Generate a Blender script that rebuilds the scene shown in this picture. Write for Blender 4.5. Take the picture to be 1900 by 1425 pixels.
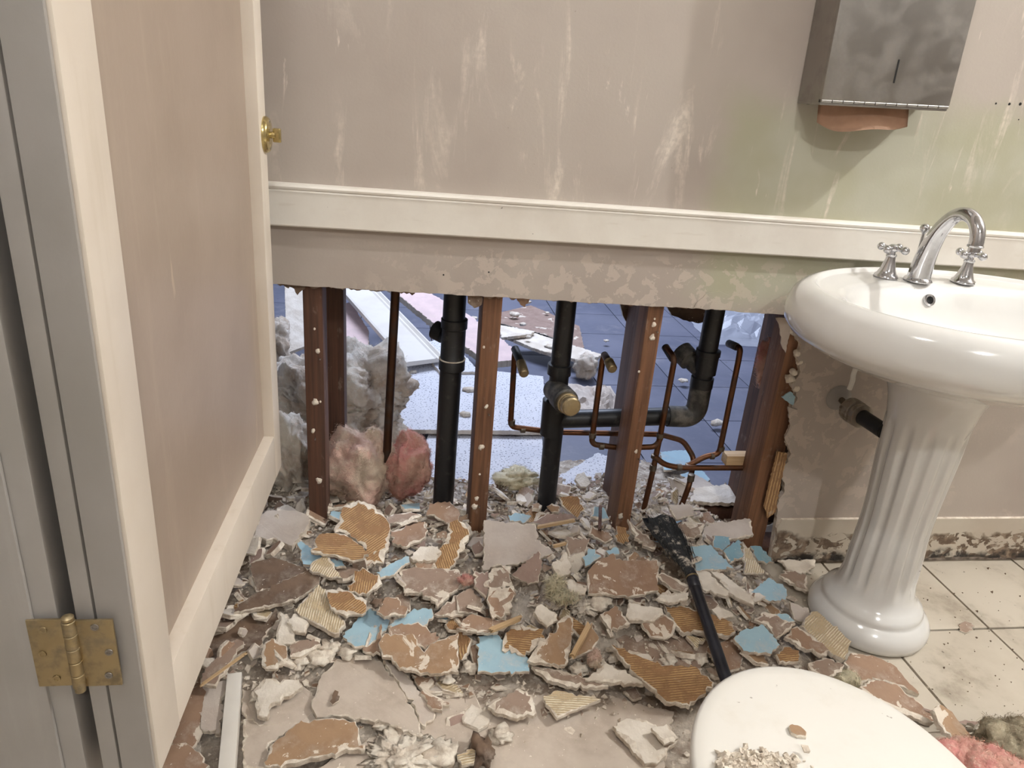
import bpy, bmesh, math, random
from mathutils import Vector, Matrix, noise as mnoise

scene = bpy.context.scene
for o in list(bpy.data.objects): bpy.data.objects.remove(o)
COL = scene.collection
PI = math.pi

# ------------------------------------------------------------------ camera
FPX = 1372.0
CAM = Vector((0.0, -1.6, 1.182))
AX = Vector((0.98847008, -0.1304859, 0.07681366))      # image right
AY = Vector((0.02111364, -0.38356443, -0.92327274))    # image down
AZ = Vector((0.14993706, 0.91424929, -0.37638692))     # view direction
cd = bpy.data.cameras.new('camera')
cd.sensor_fit = 'HORIZONTAL'; cd.sensor_width = 36.0; cd.lens = FPX / 1900 * 36
cd.clip_start = 0.02; cd.clip_end = 60
cam = bpy.data.objects.new('camera', cd); COL.objects.link(cam)
m = Matrix.Identity(4)
for i in range(3):
    m[i][0] = AX[i]; m[i][1] = -AY[i]; m[i][2] = -AZ[i]; m[i][3] = CAM[i]
cam.matrix_world = m
scene.camera = cam

# ------------------------------------------------------------------ world, lights, exposure
w = bpy.data.worlds.new('world'); scene.world = w; w.use_nodes = True
w.node_tree.nodes['Background'].inputs[0].default_value = (0.9, 0.92, 1.0, 1)
w.node_tree.nodes['Background'].inputs[1].default_value = 0.05
scene.view_settings.view_transform = 'Standard'
scene.view_settings.look = 'None'
scene.view_settings.gamma = 1.0
scene.view_settings.use_curve_mapping = False
scene.view_settings.exposure = 0.12

def point_light(name, loc, power, col, radius):
    l = bpy.data.lights.new(name, 'POINT'); l.energy = power; l.color = col; l.shadow_soft_size = radius
    o = bpy.data.objects.new(name, l); COL.objects.link(o); o.location = loc
    return o
def area_light(name, loc, power, col, sx, sy, rot=(0, 0, 0)):
    l = bpy.data.lights.new(name, 'AREA'); l.shape = 'RECTANGLE'; l.size = sx; l.size_y = sy
    l.energy = power; l.color = col
    o = bpy.data.objects.new(name, l); COL.objects.link(o); o.location = loc; o.rotation_euler = rot
    return o
WARM = (0.985, 1.0, 1.0)
point_light('ceiling_lamp_right', (2.9, -0.92, 3.22), 232, WARM, 0.045)
point_light('ceiling_lamp_mid', (-0.34, -1.75, 3.22), 46, WARM, 0.045)
point_light('ceiling_lamp_back', (0.6, -3.6, 3.22), 104, WARM, 0.06)
area_light('work_light_far_room', (0.7, 2.3, 2.60), 112, (0.70, 0.79, 1.0), 1.6, 1.2)

# ------------------------------------------------------------------ view-ray helpers (turn a photo pixel into a point in the room)
def ray(px, py):
    return (AX * (px - 950) + AY * (py - 712.5) + AZ * FPX).normalized()
def aty(px, py, y):
    r = ray(px, py); return CAM + r * ((y - CAM.y) / r.y)
def atz(px, py, z):
    r = ray(px, py); return CAM + r * ((z - CAM.z) / r.z)
def atx(px, py, x):
    r = ray(px, py); return CAM + r * ((x - CAM.x) / r.x)

def sstep(a, b, t):
    t = max(0.0, min(1.0, (t - a) / (b - a))); return t * t * (3 - 2 * t)
def mound(x, y):
    """height of the rubble heap over the floor"""
    if y < 0.1:
        v = sstep(-0.62, -0.02, y)
    else:
        v = 1 - 0.85 * sstep(0.12, 0.5, y)
    h = 0.085 * v
    h *= 1 - sstep(0.78, 1.02, x)
    h += 0.035 * math.exp(-((x + 0.12) / 0.22) ** 2 - ((y + 0.08) / 0.2) ** 2)
    h += 0.03 * math.exp(-((x - 0.38) / 0.3) ** 2 - ((y + 0.2) / 0.16) ** 2)
    h += 0.02 * sstep(0.0, -0.4, x) * sstep(-0.6, -0.2, y)
    h += 0.012 * (1 - sstep(0.9, 1.1, x)) * sstep(-0.95, -0.5, y)
    n = mnoise.noise(Vector((x * 9, y * 9, 3.1))) * 0.012 + mnoise.noise(Vector((x * 25, y * 25, 7.7))) * 0.005
    return max(0.0, h + n * min(1.0, h / 0.04))
def onmound(px, py, lift=0.0):
    z = 0.1
    for _ in range(14):
        p = atz(px, py, z); z = 0.5 * z + 0.5 * (mound(p.x, p.y) + lift)
    return atz(px, py, z)

# ------------------------------------------------------------------ material helpers
class NT:
    def __init__(s, name):
        s.m = bpy.data.materials.new(name); s.m.use_nodes = True
        s.t = s.m.node_tree; s.b = s.t.nodes['Principled BSDF']
        s._pos = {}
    def node(s, typ, **kw):
        n = s.t.nodes.new(typ)
        for k, v in kw.items(): setattr(n, k, v)
        return n
    def put(s, sock, v):
        if isinstance(v, bpy.types.NodeSocket): s.t.links.new(v, sock)
        elif isinstance(v, (tuple, list)) and len(v) == 3 and sock.type == 'RGBA': sock.default_value = (*v, 1)
        else: sock.default_value = v
    def coord(s, kind='Object'):
        if kind not in s._pos:
            s._pos[kind] = s.node('ShaderNodeTexCoord').outputs[kind]
        return s._pos[kind]
    def mapping(s, vec, scale=(1, 1, 1), rot=(0, 0, 0), loc=(0, 0, 0)):
        n = s.node('ShaderNodeMapping'); s.put(n.inputs[0], vec)
        n.inputs['Scale'].default_value = scale; n.inputs['Rotation'].default_value = rot; n.inputs['Location'].default_value = loc
        return n.outputs[0]
    def noise(s, scale, detail=4, rough=0.55, vec=None, dist=0.0):
        n = s.node('ShaderNodeTexNoise'); s.put(n.inputs['Vector'], vec if vec is not None else s.coord())
        n.inputs['Scale'].default_value = scale; n.inputs['Detail'].default_value = detail
        n.inputs['Roughness'].default_value = rough; n.inputs['Distortion'].default_value = dist
        return n.outputs['Fac']
    def voro(s, scale, vec=None, feature='F1', out='Distance'):
        n = s.node('ShaderNodeTexVoronoi', feature=feature); s.put(n.inputs['Vector'], vec if vec is not None else s.coord())
        n.inputs['Scale'].default_value = scale
        return n.outputs[out]
    def wave(s, scale, dist=1.0, vec=None, direction='X', detail=2, dscale=1.5):
        n = s.node('ShaderNodeTexWave', bands_direction=direction); s.put(n.inputs['Vector'], vec if vec is not None else s.coord())
        n.inputs['Scale'].default_value = scale; n.inputs['Distortion'].default_value = dist
        n.inputs['Detail'].default_value = detail; n.inputs['Detail Scale'].default_value = dscale
        return n.outputs['Fac']
    def rng(s, v, a, b, c=0.0, d=1.0, smooth=True):
        n = s.node('ShaderNodeMapRange', interpolation_type='SMOOTHSTEP' if smooth else 'LINEAR')
        s.put(n.inputs[0], v)
        for i, q in zip((1, 2, 3, 4), (a, b, c, d)): n.inputs[i].default_value = q
        return n.outputs[0]
    def math(s, op, a, b=0.0):
        n = s.node('ShaderNodeMath', operation=op); s.put(n.inputs[0], a); s.put(n.inputs[1], b); return n.outputs[0]
    def mul(s, a, b): return s.math('MULTIPLY', a, b)
    def mix(s, f, a, b):
        n = s.node('ShaderNodeMix', data_type='RGBA'); s.put(n.inputs[0], f); s.put(n.inputs[6], a); s.put(n.inputs[7], b)
        return n.outputs[2]
    def xyz(s, vec=None):
        n = s.node('ShaderNodeSeparateXYZ'); s.put(n.inputs[0], vec if vec is not None else s.coord()); return n.outputs
    def bump(s, h, strength=0.4, dist=0.004):
        n = s.node('ShaderNodeBump'); s.put(n.inputs['Height'], h)
        n.inputs['Strength'].default_value = strength; n.inputs['Distance'].default_value = dist
        s.t.links.new(n.outputs[0], s.b.inputs['Normal']); return n
    def done(s, col=None, rough=None, metal=None, spec=None):
        if col is not None: s.put(s.b.inputs['Base Color'], col)
        if rough is not None: s.put(s.b.inputs['Roughness'], rough)
        if metal is not None: s.put(s.b.inputs['Metallic'], metal)
        if spec is not None: s.put(s.b.inputs['Specular IOR Level'], spec)
        return s.m
def rgb(r, g, b):
    f = lambda c: (c / 255) / 12.92 if c / 255 <= 0.04045 else ((c / 255 + 0.055) / 1.055) ** 2.4
    return (f(r), f(g), f(b))

M = {}
def mat_simple(key, col, rough=0.6, metal=0.0, var=0.12, scale=20, bump=0.0, bscale=60, coat=0.0):
    t = NT(key)
    dark = tuple(c * (1 - var) for c in col); light = tuple(min(1, c * (1 + var)) for c in col)
    n = t.noise(scale, 5)
    t.done(t.mix(t.rng(n, 0.3, 0.7), dark, light), rough, metal)
    if bump: t.bump(t.noise(bscale, 6, 0.65), bump, 0.003)
    if coat: t.b.inputs['Coat Weight'].default_value = coat; t.b.inputs['Coat Roughness'].default_value = 0.05
    M[key] = t.m; return t.m

# wall paint -------------------------------------------------------
def mat_wall():
    t = NT('wall_paint'); x, y, z = t.xyz()
    A, B = rgb(178, 167, 156), rgb(168, 156, 146)
    col = t.mix(t.rng(t.noise(2.2, 4), 0.35, 0.65), B, A)
    jit = t.noise(7, 4); jx = t.math('ADD', x, t.math('MULTIPLY', t.math('SUBTRACT', jit, 0.5), 0.16))
    jz = t.math('ADD', z, t.math('MULTIPLY', t.math('SUBTRACT', jit, 0.5), 0.16))
    green = t.mul(t.mul(t.rng(jx, 0.62, 0.74), t.rng(jz, 1.25, 1.14)), t.rng(jz, 0.70, 0.80))
    gcol = t.mix(t.rng(t.noise(5, 3), 0.4, 0.65), rgb(168, 165, 140), rgb(178, 176, 156))
    col = t.mix(t.mul(green, 0.9), col, gcol)
    # wiped white streaks of filler
    v = t.mapping(t.coord(), (14, 1, 2.6), (0, 0.12, 0))
    s1 = t.rng(t.noise(1.0, 6, 0.65, v, 0.9), 0.55, 0.72)
    s2 = t.rng(t.noise(2.3, 2), 0.40, 0.58)
    fine = t.rng(t.noise(70, 3), 0.35, 0.6)
    upper = t.rng(z, 0.93, 0.97)
    col = t.mix(t.mul(t.mul(t.mul(s1, s2), t.math('ADD', t.mul(fine, 0.5), 0.35)), upper), col, rgb(222, 210, 196))
    v2 = t.mapping(t.coord(), (26, 1, 5), (0, -0.25, 0), (3, 0, 1))
    s3 = t.rng(t.noise(1.0, 5, 0.65, v2, 1.0), 0.62, 0.72)
    col = t.mix(t.mul(t.mul(s3, upper), t.mul(t.rng(t.noise(3.1, 2, 0.5, t.mapping(t.coord(), loc=(4, 2, 1))), 0.5, 0.6), 0.7)), col, rgb(228, 216, 204))
    # flaked paint under the rail
    pe = t.rng(t.noise(24, 5, 0.6, None, 0.4), 0.52, 0.54)
    pm = t.mul(t.rng(t.noise(3.4, 3), 0.42, 0.55), t.rng(z, 0.86, 0.82))
    col = t.mix(t.mul(t.mul(pe, pm), 0.4), col, rgb(206, 192, 178))
    # dirt near the floor
    dn = t.mul(t.rng(jz, 0.10, 0.0), t.rng(t.noise(30, 5), 0.35, 0.6))
    col = t.mix(t.mul(dn, 0.8), col, rgb(70, 60, 50))
    sp = t.rng(t.noise(60, 2), 0.76, 0.78)
    col = t.mix(t.mul(sp, 0.4), col, rgb(120, 105, 92))
    t.done(col, 0.55)
    t.bump(t.math('ADD', t.mul(t.noise(160, 4), 0.5), t.mul(t.noise(14, 4), 1.0)), 0.12, 0.004)
    M['wall'] = t.m
mat_wall()
def mat_trim():
    t = NT('trim_paint')
    col = t.mix(t.rng(t.noise(6, 5), 0.4, 0.7), rgb(230, 224, 214), rgb(220, 212, 201))
    v = t.mapping(t.coord(), (4, 4, 22))
    col = t.mix(t.mul(t.rng(t.noise(3, 5, 0.6, v), 0.60, 0.76), 0.25), col, rgb(196, 184, 166))
    col = t.mix(t.mul(t.rng(t.noise(55, 3), 0.745, 0.77), 0.7), col, rgb(110, 98, 84))
    t.done(col, 0.38); t.bump(t.noise(40, 4), 0.15, 0.003); M['trim'] = t.m
mat_trim()
def mat_doorpaint(key, a, b, streak, scuff):
    t = NT(key)
    col = t.mix(t.rng(t.noise(4, 5), 0.35, 0.65), a, b)
    v = t.mapping(t.coord(), (18, 18, 1.6))
    col = t.mix(t.mul(t.rng(t.noise(1.5, 5, 0.6, v), 0.54, 0.72), 0.4), col, streak)
    v2 = t.mapping(t.coord(), (30, 30, 4))
    col = t.mix(t.mul(t.rng(t.noise(1.2, 4, 0.6, v2), 0.68, 0.75), 0.5), col, scuff)
    t.done(col, 0.42); t.bump(t.noise(90, 4), 0.12, 0.002); M[key] = t.m
mat_doorpaint('door_panel', rgb(164, 148, 133), rgb(155, 139, 124), rgb(174, 158, 142), rgb(200, 184, 160))
mat_doorpaint('door_white', rgb(222, 211, 197), rgb(212, 200, 185), rgb(200, 186, 166), rgb(190, 172, 148))
mat_doorpaint('post_grey', rgb(160, 155, 150), rgb(150, 145, 139), rgb(168, 163, 157), rgb(128, 121, 112))

# wood -------------------------------------------------------------
def mat_wood(key, a, b, sc=(1, 1, 0.035), ax='z'):
    t = NT(key); v = t.mapping(t.coord(), sc)
    g = t.noise(150, 4, 0.6, v, 0.3); n = t.noise(28, 3, 0.5, v, 0.8)
    col = t.mix(t.rng(t.math('ADD', t.mul(g, 0.55), t.mul(n, 0.5)), 0.36, 0.66), a, b)
    col = t.mix(t.mul(t.rng(t.noise(40, 5, .6, t.mapping(t.coord(), (1, 1, .5))), 0.60, 0.72), 0.3), col, rgb(176, 156, 138))
    t.done(col, 0.65); t.bump(g, 0.25, 0.002); M[key] = t.m
mat_wood('fir', rgb(90, 60, 41), rgb(134, 94, 66))
mat_wood('fir_dark', rgb(66, 43, 33), rgb(98, 65, 48))
mat_wood('lath', rgb(178, 146, 106), rgb(206, 176, 136), (0.05, 1, 1))

# metals / plastics ---------------------------------------------------
def mat_metal(key, col, rough, dirt, amount=0.5, scale=30):
    t = NT(key); d = t.mul(t.rng(t.noise(scale, 5, 0.6), 0.45, 0.68), amount)
    t.done(t.mix(d, col, dirt), None, None)
    t.put(t.b.inputs['Metallic'], t.math('SUBTRACT', 1.0, t.mul(d, 0.8)))
    t.put(t.b.inputs['Roughness'], t.math('ADD', rough, t.mul(d, 0.35)))
    t.bump(t.noise(120, 3), 0.05, 0.001); M[key] = t.m
mat_metal('copper', rgb(112, 76, 54), 0.45, rgb(72, 54, 40), 0.9, 26)
mat_metal('copper_dark', rgb(78, 56, 43), 0.5, rgb(54, 43, 35), 0.8, 26)
mat_metal('solder', rgb(120, 110, 98), 0.5, rgb(90, 76, 60), 0.7, 60)
mat_metal('brass', rgb(172, 154, 120), 0.42, rgb(112, 96, 72), 0.8, 45)
mat_metal('brass_bright', rgb(206, 188, 134), 0.16, rgb(120, 96, 50), 0.35, 60)
mat_metal('steel', rgb(164, 160, 155), 0.36, rgb(118, 108, 98), 0.45, 14)
mat_metal('chrome', rgb(205, 205, 208), 0.07, rgb(170, 165, 160), 0.15, 40)
mat_metal('old_metal', rgb(168, 160, 148), 0.4, rgb(96, 84, 70), 0.7, 40)
mat_metal('nail', rgb(150, 145, 140), 0.4, rgb(90, 70, 50), 0.5, 200)
def mat_abs():
    t = NT('abs_black')
    col = t.mix(t.mul(t.rng(t.noise(34, 6, 0.65), 0.55, 0.75), 0.3), (0.010, 0.010, 0.011), rgb(110, 104, 96))
    t.done(col, 0.42); t.bump(t.noise(60, 3), 0.08, 0.002); M['abs'] = t.m
    t = NT('abs_dusty')
    col = t.mix(t.rng(t.noise(22, 6, 0.65), 0.4, 0.7), rgb(40, 38, 36), rgb(104, 98, 90))
    t.done(col, 0.6); M['abs_dusty'] = t.m
mat_abs()
def mat_porcelain():
    t = NT('porcelain')
    n = t.rng(t.noise(45, 3), 0.745, 0.77)
    big = t.rng(t.noise(5, 4), 0.35, 0.7)
    t.done(t.mix(t.mul(n, 0.6), t.mix(big, rgb(220, 218, 214), rgb(213, 210, 205)), rgb(120, 112, 100)), 0.12)
    t.b.inputs['Coat Weight'].default_value = 0.5; t.b.inputs['Coat Roughness'].default_value = 0.04
    M['porcelain'] = t.m
    t = NT('seat_plastic')
    sm = t.mul(t.rng(t.noise(9, 6, 0.65), 0.5, 0.75), 0.4)
    sp = t.mul(t.rng(t.noise(60, 2), 0.74, 0.77), 0.6)
    col = t.mix(sm, rgb(222, 218, 210), rgb(206, 198, 184)); col = t.mix(sp, col, rgb(120, 105, 90))
    t.done(col, 0.28); M['seat'] = t.m
mat_porcelain()

# tiles ----------------------------------------------------------------
def mat_tile(key, a, b, dirt, amount, rough):
    t = NT(key); pos = t.node('ShaderNodeNewGeometry').outputs['Position']
    col = t.mix(t.rng(t.noise(3.0, 5, 0.6, pos), 0.35, 0.65), a, b)
    d = t.rng(t.noise(6, 7, 0.68, pos), 0.50, 0.74)
    col = t.mix(t.mul(d, amount), col, dirt)
    sp = t.rng(t.noise(48, 3, 0.5, t.mapping(pos, (1, 1, 1), (0, 0, 0.4))), 0.70, 0.725)
    col = t.mix(t.mul(sp, amount), col, tuple(c * 0.25 for c in dirt))
    t.done(col, rough); t.bump(t.noise(30, 4, 0.5, pos), 0.06, 0.003); M[key] = t.m
mat_tile('tile_cream', rgb(192, 182, 166), rgb(178, 167, 150), rgb(110, 95, 78), 0.65, 0.42)
mat_tile('tile_slate', rgb(104, 106, 122), rgb(84, 88, 106), rgb(140, 138, 146), 0.5, 0.55)
mat_simple('grout', rgb(66, 54, 42), 0.9, 0, 0.3, 40)
mat_simple('ceiling', rgb(205, 202, 198), 0.8, 0, 0.04)
mat_simple('plain_wall', rgb(150, 144, 138), 0.7, 0, 0.05)
mat_simple('far_wall', rgb(205, 205, 205), 0.8, 0, 0.05)

# rubble ----------------------------------------------------------------
def dusty(t, col, amt=0.5, sc=18):
    d = t.mul(t.rng(t.noise(sc, 6, 0.68), 0.48, 0.72), amt)
    col = t.mix(d, col, rgb(206, 192, 176))
    s = t.rng(t.noise(130, 2), 0.70, 0.73)
    return t.mix(t.mul(s, 0.8), col, rgb(232, 224, 212))
def mat_paper(key, a, b, dust=0.4, peel=0.0, relief=0.25):
    t = NT(key)
    col = t.mix(t.rng(t.noise(14, 5), 0.35, 0.65), a, b)
    col = dusty(t, col, dust)
    if peel:
        info = t.node('ShaderNodeObjectInfo').outputs['Random']
        cmb = t.node('ShaderNodeCombineXYZ'); t.put(cmb.inputs[0], t.mul(info, 37.0)); vm = t.node('ShaderNodeVectorMath', operation='ADD')
        t.put(vm.inputs[0], t.coord()); t.put(vm.inputs[1], cmb.outputs[0])
        pl = t.rng(t.noise(12, 6, 0.62, vm.outputs[0], 0.5), 0.60, 0.615)
        col = t.mix(t.mul(pl, peel), col, t.mix(t.noise(50, 4), rgb(206, 192, 174), rgb(232, 222, 206)))
    t.done(col, 0.75); t.bump(t.math('ADD', t.noise(36, 5), t.mul(t.noise(140, 3), 0.3)), relief, 0.004); M[key] = t.m
mat_paper('brown', rgb(150, 121, 98), rgb(136, 107, 86), 0.4, 0.85)
mat_paper('ochre', rgb(160, 129, 99), rgb(144, 114, 86), 0.3, 0.85)
mat_paper('dull', rgb(150, 128, 112), rgb(132, 110, 94), 0.6, 0.85)
mat_paper('mauve', rgb(150, 126, 114), rgb(136, 112, 100), 0.2, 0.85)
mat_paper('dirt', rgb(116, 94, 76), rgb(88, 69, 55), 0.3)  # grimy paper; on two boards by the door its darkness is painted shade
mat_paper('blue', rgb(158, 186, 197), rgb(146, 176, 190), 0.45)
mat_paper('teal', rgb(128, 160, 170), rgb(116, 150, 161), 0.25)
mat_paper('grey', rgb(196, 184, 172), rgb(182, 168, 156), 0.35)
mat_paper('sheet', rgb(194, 180, 165), rgb(178, 163, 148), 0.5)
mat_paper('white', rgb(226, 216, 202), rgb(206, 194, 178), 0.4, 0.0, 0.9)
mat_paper('pinkpaper', rgb(222, 196, 192), rgb(208, 184, 182), 0.3)
def mat_plaster():
    t = NT('plaster')
    col = t.mix(t.rng(t.noise(40, 6, 0.65), 0.35, 0.65), rgb(198, 182, 164), rgb(236, 226, 210))
    t.done(col, 0.9); t.bump(t.noise(90, 6, 0.7), 0.7, 0.006); M['plaster'] = t.m
mat_plaster()
def mat_comb(key, rot, base=None, ridge=None):
    base = base or rgb(148, 110, 74); ridge = ridge or rgb(200, 162, 112)
    t = NT(key); v = t.mapping(t.coord(), (1, 1, 1), (0, 0, rot))
    g = t.wave(60, 1.6, v, 'X', 3, 1.4)
    br = t.mul(t.rng(t.noise(17, 6, 0.68), 0.40, 0.54), t.rng(t.noise(60, 3), 0.25, 0.6, 0.5, 1.0))
    f = t.mul(t.rng(g, 0.35, 0.75), br)
    col = t.mix(f, base, ridge)
    col = t.mix(t.mul(t.rng(t.noise(22, 5), 0.62, 0.72), 0.5), col, rgb(214, 198, 178))
    t.done(col, 0.7); t.bump(f, 0.9, 0.004); M[key] = t.m
for i, a in enumerate((0.2, 0.9, 1.6, 2.3)): mat_comb('comb%d' % i, a)
for i, a in enumerate((0.7, 2.0)): mat_comb('cream%d' % i, a, rgb(186, 164, 130), rgb(236, 222, 196))
def mat_mound():
    t = NT('rubble_bed'); pos = t.coord()
    col = t.mix(t.rng(t.noise(16, 7, 0.7), 0.35, 0.65), rgb(150, 132, 116), rgb(212, 200, 184))
    col = t.mix(t.rng(t.noise(60, 4), 0.55, 0.65), col, rgb(226, 214, 198))
    col = t.mix(t.mul(t.rng(t.noise(7, 3), 0.58, 0.70), 0.7), col, rgb(120, 98, 78))
    t.done(col, 0.95); t.bump(t.noise(70, 7, 0.7), 0.9, 0.012); M['bed'] = t.m
mat_mound()
def mat_speckle():
    t = NT('mineral_tile')
    sp = t.rng(t.noise(150, 2, 0.5), 0.60, 0.64)
    col = t.mix(t.mul(sp, 0.75), rgb(214, 214, 220), rgb(84, 84, 96))
    t.done(col, 0.9); t.bump(t.math('SUBTRACT', 1.0, sp), 0.5, 0.002); M['speckle'] = t.m
mat_speckle()
def mat_fluff(key, a, b, c):
    t = NT(key)
    col = t.mix(t.rng(t.noise(10, 5, 0.6), 0.35, 0.65), a, b)
    col = t.mix(t.mul(t.rng(t.noise(60, 5, 0.7), 0.5, 0.7), 0.6), col, c)
    t.done(col, 1.0, 0, 0.1)
    t.b.inputs['Subsurface Weight'].default_value = 0.15; t.b.inputs['Subsurface Radius'].default_value = (0.02, 0.012, 0.01)
    t.bump(t.noise(180, 6, 0.75), 0.7, 0.006); M[key] = t.m
mat_fluff('fluff_pink', rgb(226, 158, 150), rgb(222, 180, 160), rgb(236, 212, 190))
mat_fluff('fluff_cream', rgb(232, 222, 208), rgb(206, 188, 168), rgb(244, 240, 232))
mat_fluff('fluff_pale', rgb(228, 190, 174), rgb(224, 204, 182), rgb(240, 226, 206))
mat_fluff('fluff_grey', rgb(176, 164, 140), rgb(128, 114, 94), rgb(220, 208, 182))
mat_fluff('fluff_yellow', rgb(232, 222, 194), rgb(214, 200, 166), rgb(244, 238, 220))
mat_simple('towel', rgb(196, 160, 134), 0.85, 0, 0.05, 40, 0.1, 200)
mat_simple('black', (0.006, 0.006, 0.006), 0.5, 0, 0.2)
mat_simple('handle_black', (0.012, 0.013, 0.02), 0.3, 0, 0.4, 30)
mat_simple('white_plastic', rgb(226, 222, 214), 0.4, 0, 0.05)
mat_simple('mark_grey', rgb(108, 104, 100), 0.6, 0, 0.2, 60)
def mat_film():
    t = NT('plastic_film')
    t.done((0.9, 0.93, 1.0), 0.08); t.b.inputs['Transmission Weight'].default_value = 0.0
    t.b.inputs['Alpha'].default_value = 0.28; t.b.inputs['Specular IOR Level'].default_value = 0.9
    M['film'] = t.m
mat_film()
def mat_bristle():
    t = NT('bristle'); v = t.mapping(t.coord(), (160, 160, 6))
    n = t.noise(1, 4, 0.6, v)
    col = t.mix(t.rng(t.noise(40, 5, 0.7), 0.52, 0.68), (0.02, 0.02, 0.02), rgb(196, 184, 168))
    t.done(col, 0.8); t.bump(n, 0.8, 0.004); M['bristle'] = t.m
mat_bristle()

# ------------------------------------------------------------------ object helpers
def link(name, me, mats, parent=None, loc=None):
    o = bpy.data.objects.new(name, me)
    for mm in (mats if isinstance(mats, (list, tuple)) else [mats]):
        me.materials.append(M[mm])
    COL.objects.link(o)
    if parent is not None: o.parent = parent
    if loc is not None: o.location = loc
    return o
def from_bm(name, bm, mats, parent=None, loc=None, smooth=False, sharp=None):
    me = bpy.data.meshes.new(name)
    bmesh.ops.recalc_face_normals(bm, faces=bm.faces[:])
    if smooth:
        for f in bm.faces: f.smooth = True
    bm.to_mesh(me); bm.free()
    if smooth and sharp is not None: me.set_sharp_from_angle(angle=math.radians(sharp))
    return link(name, me, mats, parent, loc)
def thing(name, label, cat, loc=(0, 0, 0), group=None):
    o = bpy.data.objects.new(name, None); COL.objects.link(o); o.location = loc
    o.empty_display_size = 0.05
    return tag(o, label, cat, group)
def tag(o, label, cat, group=None, kind=None):
    o['label'] = label; o['category'] = cat
    if group: o['group'] = group
    if kind: o['kind'] = kind
    return o
def struct(o, label=None):
    o['kind'] = 'structure'
    if label: o['label'] = label
    return o
def add_box(bm, x0, x1, y0, y1, z0, z1, bev=0.0, mi=0):
    r = bmesh.ops.create_cube(bm, size=1.0)
    vs = r['verts']
    for v in vs:
        v.co = Vector(((x0 + x1) / 2 + v.co.x * (x1 - x0), (y0 + y1) / 2 + v.co.y * (y1 - y0), (z0 + z1) / 2 + v.co.z * (z1 - z0)))
    fs = set(f for v in vs for f in v.link_faces)
    for f in fs: f.material_index = mi
    if bev:
        es = set(e for v in vs for e in v.link_edges)
        bmesh.ops.bevel(bm, geom=list(es), offset=bev, segments=2, affect='EDGES', profile=0.6)
    return vs
def box(name, dims, mat, parent=None, bev=0.002):
    bm = bmesh.new(); add_box(bm, *dims, bev=bev); return from_bm(name, bm, mat, parent, smooth=bev > 0, sharp=35)
def frame_of(t, ref=None):
    t = t.normalized(); up = Vector((0, 0, 1)) if abs(t.z) < 0.95 else Vector((0, 1, 0))
    a = t.cross(up).normalized(); return a, t.cross(a).normalized()
def tube_bm(bm, pts, rads, seg=14, cap=True, squash=None, mi=0):
    """swept tube; squash=(direction, factor) flattens the section"""
    pts = [Vector(p) for p in pts]; n = len(pts)
    if not isinstance(rads, (list, tuple)): rads = [rads] * n
    rings = []; a = b = None
    for i, p in enumerate(pts):
        t = (pts[min(i + 1, n - 1)] - pts[max(i - 1, 0)]).normalized()
        if a is None: a, b = frame_of(t)
        else:
            a = (a - t * a.dot(t)).normalized(); b = t.cross(a).normalized()
        ring = []
        for k in range(seg):
            an = 2 * PI * k / seg
            off = (a * math.cos(an) + b * math.sin(an)) * rads[i]
            if squash: off -= squash[0] * off.dot(squash[0]) * (1 - squash[1])
            ring.append(bm.verts.new(p + off))
        rings.append(ring)
    for i in range(n - 1):
        for k in range(seg):
            f = bm.faces.new((rings[i][k], rings[i][(k + 1) % seg], rings[i + 1][(k + 1) % seg], rings[i + 1][k])); f.material_index = mi
    if cap:
        for r in (rings[0][::-1], rings[-1]):
            f = bm.faces.new(r); f.material_index = mi
    return rings
def tube(name, pts, rads, mat, parent=None, seg=14, **k):
    bm = bmesh.new(); tube_bm(bm, pts, rads, seg, **k); return from_bm(name, bm, mat, parent, smooth=True, sharp=50)
def fillet(pts, r, n=6):
    """polyline with rounded corners"""
    pts = [Vector(p) for p in pts]; out = [pts[0]]
    for i in range(1, len(pts) - 1):
        p, a, b = pts[i], pts[i - 1], pts[i + 1]
        d1 = (a - p); d2 = (b - p); rr = min(r, d1.length * 0.48, d2.length * 0.48)
        s, e = p + d1.normalized() * rr, p + d2.normalized() * rr
        for k in range(n + 1):
            t = k / n; out.append(s * (1 - t) ** 2 + p * 2 * t * (1 - t) + e * t * t)
    out.append(pts[-1]); return out
def lathe_bm(bm, prof, center=(0, 0, 0), axis=Vector((0, 0, 1)), seg=32, sx=1.0, sy=1.0, flute=None, cap0=True, cap1=True):
    axis = Vector(axis).normalized()
    if abs(axis.z) > 0.999: a, b = Vector((1, 0, 0)), Vector((0, 1, 0))
    else: a, b = frame_of(axis)
    c = Vector(center); rings = []
    for (r, h) in prof:
        ring = []
        for k in range(seg):
            an = 2 * PI * k / seg; rr = r
            if flute: rr = r + flute(an, h)
            ring.append(bm.verts.new(c + axis * h + a * (math.cos(an) * rr * sx) + b * (math.sin(an) * rr * sy)))
        rings.append(ring)
    for i in range(len(rings) - 1):
        for k in range(seg):
            bm.faces.new((rings[i][k], rings[i][(k + 1) % seg], rings[i + 1][(k + 1) % seg], rings[i + 1][k]))
    if cap0: bm.faces.new(rings[0][::-1])
    if cap1: bm.faces.new(rings[-1])
    return rings
def lathe(name, prof, mat, parent=None, center=(0, 0, 0), axis=(0, 0, 1), seg=32, sharp=40, **k):
    bm = bmesh.new(); lathe_bm(bm, prof, center, Vector(axis), seg, **k); return from_bm(name, bm, mat, parent, smooth=True, sharp=sharp)

# ================================================================== SETTING
LEFT, RIGHT, FRONT, TOP = -1.35, 3.3, -4.6, 3.3
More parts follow.
